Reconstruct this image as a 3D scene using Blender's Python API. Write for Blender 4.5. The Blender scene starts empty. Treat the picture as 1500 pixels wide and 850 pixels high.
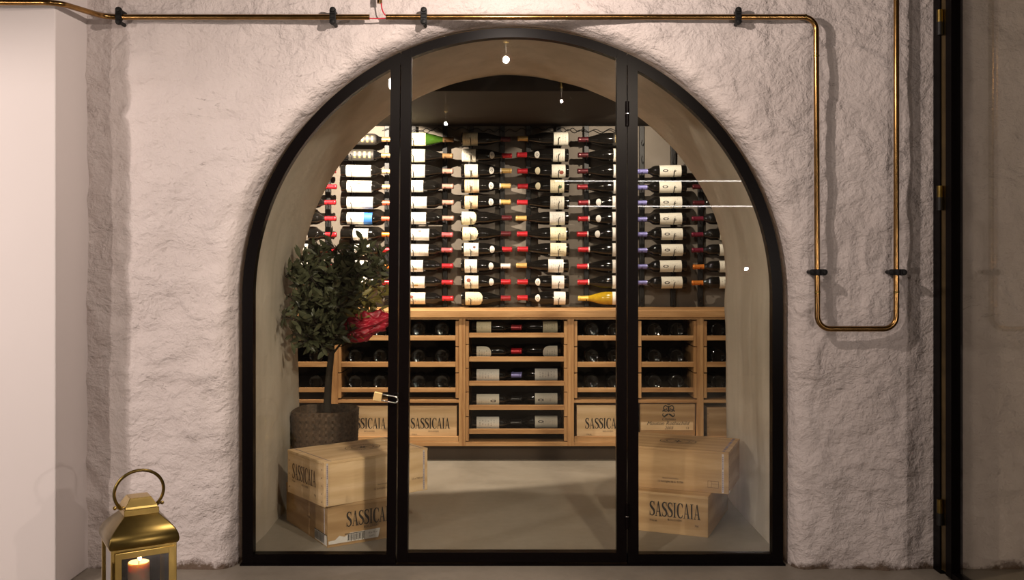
import bpy, bmesh, math, random
from mathutils import Vector, Matrix, Euler, noise
PI = math.pi
R = math.radians
rnd = random.Random(7)
scn = bpy.context.scene
col = scn.collection

# ------------------------------------------------------------------ camera
FPX, CX, CY, CAMD, CAMH = 1424.0, 751.0, 381.0, 4.0, 1.256
cd = bpy.data.cameras.new('camera')
cam = bpy.data.objects.new('camera', cd)
col.objects.link(cam)
cam.location = (0, -CAMD, CAMH)
cam.rotation_euler = (PI/2, 0, 0)
cd.sensor_width = 36
cd.lens = FPX/1500*36
cd.shift_x = -(CX-750)/1500
cd.shift_y = -(425-CY)/1500
cd.clip_start = 0.05
scn.camera = cam

def P(px, py, Y):
    """world point at depth Y of a point measured on the 1500x850 photograph"""
    d = CAMD + Y
    return Vector(((px-CX)*d/FPX, Y, CAMH-(py-CY)*d/FPX))

# ------------------------------------------------------------------ materials
def new_mat(name):
    m = bpy.data.materials.new(name)
    m.use_nodes = True
    nt = m.node_tree
    nt.nodes.clear()
    out = nt.nodes.new('ShaderNodeOutputMaterial')
    return m, nt, out

def N(nt, kind, **kw):
    n = nt.nodes.new(kind)
    for k, v in kw.items():
        if k.startswith('i_'):
            key = k[2:].replace('_', ' ')
            n.inputs[key].default_value = v
        else:
            setattr(n, k, v)
    return n

def L(nt, a, b):
    nt.links.new(a, b)

def c4(c):
    return (c[0], c[1], c[2], 1.0)

def ramp(nt, fac, stops):
    r = nt.nodes.new('ShaderNodeValToRGB')
    e = r.color_ramp.elements
    e[0].position, e[0].color = stops[0][0], c4(stops[0][1])
    e[1].position, e[1].color = stops[-1][0], c4(stops[-1][1])
    for p, c in stops[1:-1]:
        x = e.new(p)
        x.color = c4(c)
    L(nt, fac, r.inputs['Fac'])
    return r.outputs['Color']

def math_n(nt, op, a, b=None, clamp=False):
    n = nt.nodes.new('ShaderNodeMath')
    n.operation = op
    n.use_clamp = clamp
    for i, v in enumerate((a, b)):
        if v is None:
            continue
        if isinstance(v, (int, float)):
            n.inputs[i].default_value = v
        else:
            L(nt, v, n.inputs[i])
    return n.outputs[0]

def coords(nt, kind='Object', scale=(1, 1, 1), rot=(0, 0, 0)):
    tc = nt.nodes.new('ShaderNodeTexCoord')
    mp = nt.nodes.new('ShaderNodeMapping')
    mp.inputs['Scale'].default_value = scale
    mp.inputs['Rotation'].default_value = rot
    L(nt, tc.outputs[kind], mp.inputs['Vector'])
    return mp.outputs['Vector']

def noise_n(nt, vec, scale, detail=4, rough=0.55, dist=0.0):
    n = nt.nodes.new('ShaderNodeTexNoise')
    n.inputs['Scale'].default_value = scale
    n.inputs['Detail'].default_value = detail
    n.inputs['Roughness'].default_value = rough
    n.inputs['Distortion'].default_value = dist
    if vec is not None:
        L(nt, vec, n.inputs['Vector'])
    return n.outputs['Fac']

def bump(nt, h, strength, dist, prev=None):
    b = nt.nodes.new('ShaderNodeBump')
    b.inputs['Strength'].default_value = strength
    b.inputs['Distance'].default_value = dist
    L(nt, h, b.inputs['Height'])
    if prev is not None:
        L(nt, prev, b.inputs['Normal'])
    return b.outputs['Normal']

def mat_simple(name, color, rough=0.5, metal=0.0, spec=0.5, vary=0.12, nscale=40, bumpk=0.0, coat=0.0):
    m, nt, out = new_mat(name)
    b = N(nt, 'ShaderNodeBsdfPrincipled')
    v = coords(nt)
    f = noise_n(nt, v, nscale, 3)
    lo = tuple(c*(1-vary) for c in color)
    hi = tuple(min(1, c*(1+vary)) for c in color)
    L(nt, ramp(nt, f, [(0.3, lo), (0.7, hi)]), b.inputs['Base Color'])
    b.inputs['Roughness'].default_value = rough
    b.inputs['Metallic'].default_value = metal
    b.inputs['Specular IOR Level'].default_value = spec
    b.inputs['Coat Weight'].default_value = coat
    if bumpk:
        L(nt, bump(nt, f, bumpk, 0.002), b.inputs['Normal'])
    L(nt, b.outputs[0], out.inputs['Surface'])
    return m

def mat_emit(name, color, strength):
    m, nt, out = new_mat(name)
    e = N(nt, 'ShaderNodeEmission')
    e.inputs['Color'].default_value = c4(color)
    e.inputs['Strength'].default_value = strength
    L(nt, e.outputs[0], out.inputs['Surface'])
    return m

def mat_pane(name, tint=(0.97, 0.98, 0.96), f0=0.035, rough=0.0, top=0.95):
    m, nt, out = new_mat(name)
    g = N(nt, 'ShaderNodeNewGeometry')
    dp = N(nt, 'ShaderNodeVectorMath', operation='DOT_PRODUCT')
    L(nt, g.outputs['Incoming'], dp.inputs[0])
    L(nt, g.outputs['Normal'], dp.inputs[1])
    a = math_n(nt, 'ABSOLUTE', dp.outputs['Value'])
    om = math_n(nt, 'SUBTRACT', 1.0, a, True)
    p5 = math_n(nt, 'POWER', om, 5.0)
    f = math_n(nt, 'ADD', math_n(nt, 'MULTIPLY', p5, top-f0), f0, True)
    tr = N(nt, 'ShaderNodeBsdfTransparent')
    tr.inputs['Color'].default_value = c4(tint)
    gl = N(nt, 'ShaderNodeBsdfGlossy')
    gl.inputs['Roughness'].default_value = rough
    gl.inputs['Color'].default_value = (1, 1, 1, 1)
    mx = N(nt, 'ShaderNodeMixShader')
    L(nt, f, mx.inputs[0])
    L(nt, tr.outputs[0], mx.inputs[1])
    L(nt, gl.outputs[0], mx.inputs[2])
    L(nt, mx.outputs[0], out.inputs['Surface'])
    return m

def mat_plaster(name, c_lo, c_hi, bk=0.5, stain=None, streak=False, rough=0.85, wet=1.0):
    m, nt, out = new_mat(name)
    b = N(nt, 'ShaderNodeBsdfPrincipled')
    v = coords(nt)
    big = noise_n(nt, v, 1.7, 6, 0.6, 0.4)
    c = ramp(nt, big, [(0.32, c_lo), (0.68, c_hi)])
    if streak:
        vs = coords(nt, scale=(6.0, 4.0, 0.7))
        st = noise_n(nt, vs, 1.6, 5, 0.6, 0.5)
        mx = N(nt, 'ShaderNodeMix', data_type='RGBA', blend_type='MULTIPLY')
        mx.inputs['Factor'].default_value = 0.55
        L(nt, c, mx.inputs['A'])
        L(nt, ramp(nt, st, [(0.3, (0.72, 0.71, 0.68)), (0.65, (1, 1, 1))]), mx.inputs['B'])
        c = mx.outputs['Result']
    if stain:
        # rising-damp dirt with a ragged edge along the foot of the wall
        tc = nt.nodes.new('ShaderNodeTexCoord')
        sx = nt.nodes.new('ShaderNodeSeparateXYZ')
        L(nt, tc.outputs['Object'], sx.inputs[0])
        dn = noise_n(nt, v, 9, 6, 0.7)
        h = math_n(nt, 'ADD', sx.outputs['Z'], math_n(nt, 'MULTIPLY', dn, -0.16))
        k = ramp(nt, h, [(0.0, (1, 1, 1)), (0.03, (0, 0, 0))])
        # the ramp clamps below 0 so only the ragged foot is stained
        h2 = math_n(nt, 'ADD', h, 0.075)
        k = ramp(nt, h2, [(0.0, (1, 1, 1)), (0.022, (0, 0, 0))])
        mx = N(nt, 'ShaderNodeMix', data_type='RGBA')
        L(nt, k, mx.inputs['Factor'])
        L(nt, c, mx.inputs['A'])
        mx.inputs['B'].default_value = c4(stain)
        c = mx.outputs['Result']
        vc = coords(nt, scale=(2.0, 1.0, 6.5), rot=(0, R(14), 0))
        cn1 = noise_n(nt, vc, 2.4, 6, 0.62, 0.5)
        ck = ramp(nt, math_n(nt, 'ABSOLUTE', math_n(nt, 'SUBTRACT', cn1, 0.5)), [(0.0, (1, 1, 1)), (0.006, (0, 0, 0))])
        cm = ramp(nt, noise_n(nt, v, 5.3, 3, 0.6), [(0.63, (0, 0, 0)), (0.68, (1, 1, 1))])
        mx = N(nt, 'ShaderNodeMix', data_type='RGBA')
        L(nt, math_n(nt, 'MULTIPLY', math_n(nt, 'MULTIPLY', ck, cm), 0.8), mx.inputs['Factor'])
        L(nt, c, mx.inputs['A'])
        mx.inputs['B'].default_value = c4((0.10, 0.07, 0.055))
        c = mx.outputs['Result']
        # small rusty / bare patches
        pn = noise_n(nt, v, 3.1, 7, 0.75, 0.3)
        kp = ramp(nt, pn, [(0.73, (0, 0, 0)), (0.78, (1, 1, 1))])
        mx = N(nt, 'ShaderNodeMix', data_type='RGBA')
        L(nt, math_n(nt, 'MULTIPLY', kp, 0.45), mx.inputs['Factor'])
        L(nt, c, mx.inputs['A'])
        mx.inputs['B'].default_value = c4((0.42, 0.27, 0.18))
        c = mx.outputs['Result']
    L(nt, c, b.inputs['Base Color'])
    b.inputs['Roughness'].default_value = rough
    b.inputs['Specular IOR Level'].default_value = 0.25
    mask = noise_n(nt, v, 2.3, 4, 0.55, 0.3)
    mk = ramp(nt, mask, [(0.36, (0.16,)*3), (0.62, (1.0,)*3)])
    n1 = noise_n(nt, v, 9, 7, 0.6, 0.25)
    vt = coords(nt, scale=(1.0, 1.0, 1.5), rot=(0, R(24), 0))
    n2 = noise_n(nt, vt, 15, 6, 0.6, 0.3)
    n3 = noise_n(nt, v, 85, 4, 0.65)
    b1 = bump(nt, n1, bk*0.7, 0.04)
    b2 = bump(nt, n2, bk, 0.018, b1)
    L(nt, math_n(nt, 'MULTIPLY', mk, bk), b2.node.inputs['Strength'])
    b3 = bump(nt, n3, bk*0.4, 0.005, b2)
    L(nt, b3, b.inputs['Normal'])
    L(nt, b.outputs[0], out.inputs['Surface'])
    return m

def mat_wood(name, dark, mid, light, axis='X', scale=1.0, rough=0.5, knots=False, contrast=1.0):
    m, nt, out = new_mat(name)
    b = N(nt, 'ShaderNodeBsdfPrincipled')
    s = {'X': (0.9, 9, 9), 'Y': (9, 0.9, 9), 'Z': (9, 9, 0.9)}[axis]
    s = tuple(k*scale for k in s)
    v = coords(nt, scale=s)
    oi = nt.nodes.new('ShaderNodeObjectInfo')
    ad = N(nt, 'ShaderNodeVectorMath', operation='ADD')
    rv = math_n(nt, 'MULTIPLY', oi.outputs['Random'], 37.0)
    L(nt, v, ad.inputs[0])
    L(nt, rv, ad.inputs[1])
    vv = ad.outputs[0]
    w = noise_n(nt, vv, 2.2, 5, 0.6, 1.1)
    f2 = noise_n(nt, vv, 11.0, 4, 0.65, 0.3)
    wv = nt.nodes.new('ShaderNodeTexWave')
    wv.wave_type = 'RINGS'
    wv.rings_direction = axis
    wv.inputs['Scale'].default_value = 0.8
    wv.inputs['Distortion'].default_value = 5.0
    wv.inputs['Detail'].default_value = 3.0
    L(nt, vv, wv.inputs['Vector'])
    mixv = math_n(nt, 'ADD', math_n(nt, 'MULTIPLY', w, 0.55), math_n(nt, 'MULTIPLY', f2, 0.27))
    mixv = math_n(nt, 'ADD', mixv, math_n(nt, 'MULTIPLY', wv.outputs['Fac'], 0.18))
    k = 0.14*contrast
    c = ramp(nt, mixv, [(0.5-k*1.3, dark), (0.5, mid), (0.5+k, light)])
    if knots:
        vk = coords(nt, scale=(3.0, 5.0, 6.5))
        vo = nt.nodes.new('ShaderNodeTexVoronoi')
        vo.inputs['Scale'].default_value = 1.0
        a2 = N(nt, 'ShaderNodeVectorMath', operation='ADD')
        L(nt, vk, a2.inputs[0])
        L(nt, rv, a2.inputs[1])
        L(nt, a2.outputs[0], vo.inputs['Vector'])
        kk = ramp(nt, vo.outputs['Distance'], [(0.05, (1, 1, 1)), (0.13, (0, 0, 0))])
        mx = N(nt, 'ShaderNodeMix', data_type='RGBA')
        L(nt, math_n(nt, 'MULTIPLY', kk, 0.75), mx.inputs['Factor'])
        L(nt, c, mx.inputs['A'])
        mx.inputs['B'].default_value = c4(tuple(x*0.35 for x in dark))
        c = mx.outputs['Result']
    L(nt, c, b.inputs['Base Color'])
    b.inputs['Roughness'].default_value = rough
    b.inputs['Specular IOR Level'].default_value = 0.35
    L(nt, bump(nt, f2, 0.12, 0.002), b.inputs['Normal'])
    L(nt, b.outputs[0], out.inputs['Surface'])
    return m

def mat_concrete(name, lo, hi, rough=0.42):
    m, nt, out = new_mat(name)
    b = N(nt, 'ShaderNodeBsdfPrincipled')
    v = coords(nt)
    a = noise_n(nt, v, 1.6, 8, 0.62, 0.6)
    d = noise_n(nt, v, 22, 6, 0.7)
    mixv = math_n(nt, 'ADD', math_n(nt, 'MULTIPLY', a, 0.72), math_n(nt, 'MULTIPLY', d, 0.28))
    L(nt, ramp(nt, mixv, [(0.34, lo), (0.66, hi)]), b.inputs['Base Color'])
    L(nt, ramp(nt, a, [(0.3, (rough*0.8,)*3), (0.7, (rough*1.25,)*3)]), b.inputs['Roughness'])
    b.inputs['Specular IOR Level'].default_value = 0.4
    L(nt, bump(nt, d, 0.08, 0.003), b.inputs['Normal'])
    L(nt, b.outputs[0], out.inputs['Surface'])
    return m

def mat_label(name, paper, ink, lines=9, circle=None, band=None, text=True, dens=0.5):
    """paper label: rows of small print run round the bottle, optional round seal and coloured band (UV: u along the bottle)"""
    m, nt, out = new_mat(name)
    b = N(nt, 'ShaderNodeBsdfPrincipled')
    tc = nt.nodes.new('ShaderNodeTexCoord')
    sp = nt.nodes.new('ShaderNodeSeparateXYZ')
    L(nt, tc.outputs['UV'], sp.inputs[0])
    u, v = sp.outputs['X'], sp.outputs['Y']
    pn = noise_n(nt, tc.outputs['UV'], 3, 3)
    c = ramp(nt, pn, [(0.3, tuple(x*0.93 for x in paper)), (0.7, paper)])
    if text:
        ul = math_n(nt, 'MULTIPLY', u, lines)
        row = math_n(nt, 'LESS_THAN', math_n(nt, 'FRACT', ul), 0.42)
        cb = N(nt, 'ShaderNodeCombineXYZ')
        L(nt, math_n(nt, 'MULTIPLY', math_n(nt, 'FLOOR', ul), 7.3), cb.inputs['X'])
        L(nt, math_n(nt, 'MULTIPLY', v, 46), cb.inputs['Y'])
        oi = nt.nodes.new('ShaderNodeObjectInfo')
        L(nt, math_n(nt, 'MULTIPLY', oi.outputs['Random'], 9.0), cb.inputs['Z'])
        tn = noise_n(nt, cb.outputs[0], 1.0, 1)
        tm = math_n(nt, 'GREATER_THAN', tn, dens)
        vm = math_n(nt, 'LESS_THAN', math_n(nt, 'ABSOLUTE', math_n(nt, 'SUBTRACT', v, 0.5)), 0.2)
        um = math_n(nt, 'LESS_THAN', math_n(nt, 'ABSOLUTE', math_n(nt, 'SUBTRACT', u, 0.5)), 0.38)
        k = math_n(nt, 'MULTIPLY', math_n(nt, 'MULTIPLY', row, tm), math_n(nt, 'MULTIPLY', vm, um))
        mx = N(nt, 'ShaderNodeMix', data_type='RGBA')
        L(nt, math_n(nt, 'MULTIPLY', k, 0.7), mx.inputs['Factor'])
        L(nt, c, mx.inputs['A'])
        mx.inputs['B'].default_value = c4(ink)
        c = mx.outputs['Result']
    if circle:
        cu, cv, r0, r1, cc = circle
        du = math_n(nt, 'SUBTRACT', u, cu)
        dv = math_n(nt, 'MULTIPLY', math_n(nt, 'SUBTRACT', v, cv), 1.6)
        d = math_n(nt, 'SQRT', math_n(nt, 'ADD', math_n(nt, 'POWER', du, 2), math_n(nt, 'POWER', dv, 2)))
        k = math_n(nt, 'MULTIPLY', math_n(nt, 'LESS_THAN', d, r1), math_n(nt, 'GREATER_THAN', d, r0))
        mx = N(nt, 'ShaderNodeMix', data_type='RGBA')
        L(nt, k, mx.inputs['Factor'])
        L(nt, c, mx.inputs['A'])
        mx.inputs['B'].default_value = c4(cc)
        c = mx.outputs['Result']
    if band:
        u0, u1, cc = band
        k = math_n(nt, 'MULTIPLY', math_n(nt, 'GREATER_THAN', u, u0), math_n(nt, 'LESS_THAN', u, u1))
        mx = N(nt, 'ShaderNodeMix', data_type='RGBA')
        L(nt, k, mx.inputs['Factor'])
        L(nt, c, mx.inputs['A'])
        mx.inputs['B'].default_value = c4(cc)
        c = mx.outputs['Result']
    L(nt, c, b.inputs['Base Color'])
    b.inputs['Roughness'].default_value = 0.62
    L(nt, b.outputs[0], out.inputs['Surface'])
    return m

M = {}
M['plaster'] = mat_plaster('rough_pink_white_plaster', (0.60, 0.53, 0.505), (0.67, 0.60, 0.575), 1.15, stain=(0.13, 0.09, 0.065))
M['paint'] = mat_plaster('smooth_white_paint', (0.68, 0.62, 0.60), (0.70, 0.64, 0.62), 0.02)
M['tunnel'] = mat_plaster('grey_beige_render', (0.52, 0.455, 0.375), (0.64, 0.565, 0.475), 0.22, streak=True)
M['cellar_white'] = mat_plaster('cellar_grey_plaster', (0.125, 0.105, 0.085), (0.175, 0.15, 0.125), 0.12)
M['room'] = mat_plaster('dim_room_plaster', (0.030, 0.025, 0.022), (0.042, 0.035, 0.03), 0.1)
M['floor'] = mat_concrete('polished_concrete', (0.195, 0.168, 0.132), (0.30, 0.262, 0.215))
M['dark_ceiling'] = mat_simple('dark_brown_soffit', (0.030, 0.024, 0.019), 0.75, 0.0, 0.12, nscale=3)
M['steel'] = mat_simple('black_painted_steel', (0.0030, 0.0020, 0.0020), 0.3, 0.0, 0.04, nscale=60)
M['black'] = mat_simple('matt_black_metal', (0.006, 0.005, 0.005), 0.5, 0.0, 0.4)
M['rubber'] = mat_simple('black_rubber', (0.004, 0.004, 0.004), 0.6, 0, 0.3)
M['pane'] = mat_pane('clear_glass')
M['pane_dim'] = mat_pane('smoked_glass', (0.92, 0.90, 0.84), 0.05, 0.0, 0.7)
M['pane_lantern'] = mat_pane('lantern_glass', (0.24, 0.235, 0.23), 0.03)
M['pane_lantern_front'] = mat_pane('lantern_door_glass', (0.88, 0.86, 0.83), 0.03)
M['bulb_glass'] = mat_pane('bulb_glass', (0.985, 0.98, 0.97), 0.03, 0.0, 0.6)
M['copper'] = mat_simple('aged_copper_pipe', (0.29, 0.165, 0.058), 0.22, 1.0, vary=0.25, nscale=25)
M['brass'] = mat_simple('polished_brass', (0.56, 0.40, 0.13), 0.24, 1.0, vary=0.2, nscale=12)
M['brass_dark'] = mat_simple('antique_brass', (0.20, 0.14, 0.042), 0.30, 1.0, vary=0.25, nscale=12)
M['brass_light'] = mat_simple('padlock_brass', (0.80, 0.56, 0.24), 0.38, 0.7, vary=0.08)
M['chrome'] = mat_simple('chrome', (0.72, 0.70, 0.68), 0.15, 1.0, vary=0.05)
M['red_wire'] = mat_simple('red_wire', (0.50, 0.012, 0.03), 0.4)
M['grey_wire'] = mat_simple('grey_wire', (0.22, 0.2, 0.19), 0.5)
M['oak_x'] = mat_wood('oak_along', (0.32, 0.155, 0.06), (0.44, 0.235, 0.095), (0.54, 0.31, 0.138), 'X')
M['oak_z'] = mat_wood('oak_upright', (0.32, 0.155, 0.06), (0.44, 0.235, 0.095), (0.54, 0.31, 0.138), 'Z')
M['oak_y'] = mat_wood('oak_deep', (0.22, 0.12, 0.055), (0.32, 0.19, 0.09), (0.40, 0.25, 0.13), 'Y')
M['pine_x'] = mat_wood('pine_case_along', (0.52, 0.335, 0.175), (0.64, 0.44, 0.245), (0.72, 0.52, 0.315), 'X', 0.8, 0.6, True, 1.2)
M['pine_y'] = mat_wood('pine_case_across', (0.50, 0.32, 0.165), (0.62, 0.42, 0.235), (0.70, 0.50, 0.30), 'Y', 0.8, 0.6, False, 1.2)
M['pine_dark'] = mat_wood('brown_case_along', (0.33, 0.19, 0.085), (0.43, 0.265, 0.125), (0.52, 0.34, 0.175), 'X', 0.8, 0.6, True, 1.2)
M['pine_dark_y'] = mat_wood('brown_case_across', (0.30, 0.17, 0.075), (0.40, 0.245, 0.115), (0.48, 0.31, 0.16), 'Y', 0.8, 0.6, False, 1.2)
M['ink'] = mat_simple('black_print', (0.02, 0.014, 0.012), 0.7)
M['ink_brown'] = mat_simple('branded_print', (0.07, 0.035, 0.018), 0.7)
M['paper'] = mat_simple('white_paper', (0.72, 0.68, 0.64), 0.7, vary=0.04)
M['tape'] = mat_simple('seal_tape', (0.52, 0.45, 0.44), 0.6, vary=0.1)
M['ink_violet'] = mat_simple('violet_print', (0.15, 0.115, 0.17), 0.7)
M['nail'] = mat_simple('nail_head', (0.12, 0.05, 0.02), 0.5)
M['glass_dark'] = mat_simple('dark_wine_glass', (0.0055, 0.0048, 0.0042), 0.07, 0.0, 0.5, coat=0.0)
M['glass_green'] = mat_simple('green_wine_glass', (0.028, 0.07, 0.007), 0.08, 0.0, 0.6)
M['glass_yellow'] = mat_simple('golden_wine_glass', (0.36, 0.225, 0.012), 0.08, 0.0, 0.6)
M['glass_black'] = mat_simple('black_wine_glass', (0.004, 0.004, 0.004), 0.1, 0.0, 0.5)
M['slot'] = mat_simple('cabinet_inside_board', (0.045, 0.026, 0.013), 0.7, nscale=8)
M['soil'] = mat_simple('dark_soil', (0.03, 0.022, 0.015), 0.9, bumpk=1.0)
M['wicker'] = mat_simple('brown_wicker', (0.085, 0.052, 0.030), 0.7, vary=0.55, nscale=60)
M['bark'] = mat_simple('dark_bark', (0.035, 0.026, 0.018), 0.85, vary=0.4, bumpk=0.8)
M['wax'] = mat_simple('cream_wax', (0.78, 0.60, 0.47), 0.45, vary=0.03)
wn = [n for n in M['wax'].node_tree.nodes if n.type == 'BSDF_PRINCIPLED'][0]
wn.inputs['Subsurface Weight'].default_value = 0.8
wn.inputs['Subsurface Radius'].default_value = (1.0, 0.55, 0.3)
wn.inputs['Subsurface Scale'].default_value = 0.03
M['plastic_white'] = mat_simple('white_clip', (0.75, 0.72, 0.68), 0.4)
CAPS = {
 'red': ((0.46, 0.018, 0.028), 'red'), 'maroon': ((0.085, 0.012, 0.016), 'dark maroon'), 'gold': ((0.56, 0.37, 0.13), 'gold'),
 'bronze': ((0.30, 0.17, 0.075), 'bronze'), 'rose': ((0.52, 0.28, 0.22), 'rose copper'), 'white': ((0.72, 0.70, 0.67), 'white'),
 'blue': ((0.23, 0.22, 0.50), 'lavender blue'), 'orange': ((0.62, 0.19, 0.03), 'orange'), 'tan': ((0.55, 0.36, 0.20), 'tan'),
 'coral': ((0.56, 0.12, 0.06), 'coral red'), 'black': ((0.012, 0.011, 0.011), 'black'), 'pink': ((0.48, 0.11, 0.12), 'pinkish red'),
 'deep': ((0.26, 0.02, 0.028), 'deep red'), 'wine': ((0.15, 0.012, 0.03), 'wine red'), 'yellow': ((0.66, 0.46, 0.10), 'yellow')}
for k, (c, nm) in CAPS.items():
    M['cap_'+k] = mat_simple('capsule_'+k, c, 0.33, 0.35, vary=0.08)
W1, W2, W3 = (0.74, 0.71, 0.66), (0.70, 0.66, 0.56), (0.66, 0.60, 0.42)
INK = (0.08, 0.06, 0.05)
M['lab_white'] = mat_label('label_white', W1, INK, 8, None, None, True, 0.56)
M['lab_white_plain'] = mat_label('label_white_plain', W1, INK, 6, None, None, True, 0.66)
M['lab_orange'] = mat_label('label_white_orange_mark', W1, INK, 7, (0.62, 0.5, 0.0, 0.12, (0.62, 0.36, 0.16)), None, True, 0.62)
M['lab_blue'] = mat_label('label_white_blue_end', W1, INK, 7, None, (0.66, 1.1, (0.03, 0.16, 0.50)), True, 0.62)
M['lab_redmark'] = mat_label('label_white_red_mark', W1, INK, 7, (0.5, 0.7, 0.0, 0.10, (0.60, 0.10, 0.06)), None, True, 0.66)
M['lab_seal'] = mat_label('label_white_gold_seal', W1, INK, 8, (0.6, 0.30, 0.0, 0.11, (0.45, 0.30, 0.10)), None, True, 0.6)
M['lab_ring'] = mat_label('label_cream_ring', W2, INK, 10, (0.74, 0.5, 0.07, 0.13, (0.06, 0.05, 0.05)), None, True, 0.64)
M['lab_cream'] = mat_label('label_cream', W2, INK, 6, None, None, True, 0.55)
M['lab_ivory'] = mat_label('label_ivory', W3, INK, 6, None, None, True, 0.58)
M['lab_star'] = mat_label('label_cream_star', W2, INK, 6, (0.72, 0.62, 0.0, 0.10, (0.10, 0.03, 0.03)), None, True, 0.62)
M['lab_tan'] = mat_label('label_tan', (0.62, 0.50, 0.34), (0.30, 0.14, 0.05), 6, None, (0.62, 0.9, (0.60, 0.42, 0.26)), True, 0.5)
M['lab_crest'] = mat_label('label_crest', W2, INK, 6, (0.3, 0.6, 0.0, 0.16, (0.22, 0.05, 0.03)), None, True, 0.6)
M['lab_green'] = mat_label('label_green_crest', W3, INK, 6, (0.3, 0.55, 0.0, 0.13, (0.04, 0.09, 0.03)), None, True, 0.6)
M['lab_black'] = mat_label('label_black_gold', (0.02, 0.016, 0.012), (0.55, 0.40, 0.15), 5, None, None, True, 0.42)
M['lab_circle'] = mat_label('label_white_seal', (0.72, 0.69, 0.62), INK, 5, (0.5, 0.5, 0.16, 0.26, (0.05, 0.05, 0.05)), None, False)

# leaf material, two-tone by leaf
def mat_leaf(name, a, b_):
    m, nt, out = new_mat(name)
    b = N(nt, 'ShaderNodeBsdfPrincipled')
    v = coords(nt)
    f = noise_n(nt, v, 16, 2)
    L(nt, ramp(nt, f, [(0.3, a), (0.7, b_)]), b.inputs['Base Color'])
    b.inputs['Roughness'].default_value = 0.38
    b.inputs['Specular IOR Level'].default_value = 0.45
    L(nt, b.outputs[0], out.inputs['Surface'])
    return m
M['leaf'] = mat_leaf('dark_olive_leaf', (0.042, 0.048, 0.024), (0.105, 0.108, 0.06))
M['leaf_warm_lit'] = mat_leaf('warm_lit_olive_leaf', (0.16, 0.13, 0.035), (0.30, 0.25, 0.08))  # warm light on the lower right leaves, put into their colour
M['red_stand_in'] = mat_simple('crumpled_red_stand_in', (0.34, 0.012, 0.03), 0.45, vary=0.5, nscale=14, bumpk=0.4)

# ------------------------------------------------------------------ mesh helpers
def link(name, me, mat=None, parent=None, smooth=False):
    o = bpy.data.objects.new(name, me)
    col.objects.link(o)
    if mat is not None and len(me.materials) == 0:
        me.materials.append(mat)
    if smooth:
        me.polygons.foreach_set('use_smooth', [True]*len(me.polygons))
    if parent is not None:
        o.parent = parent
    return o

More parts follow.
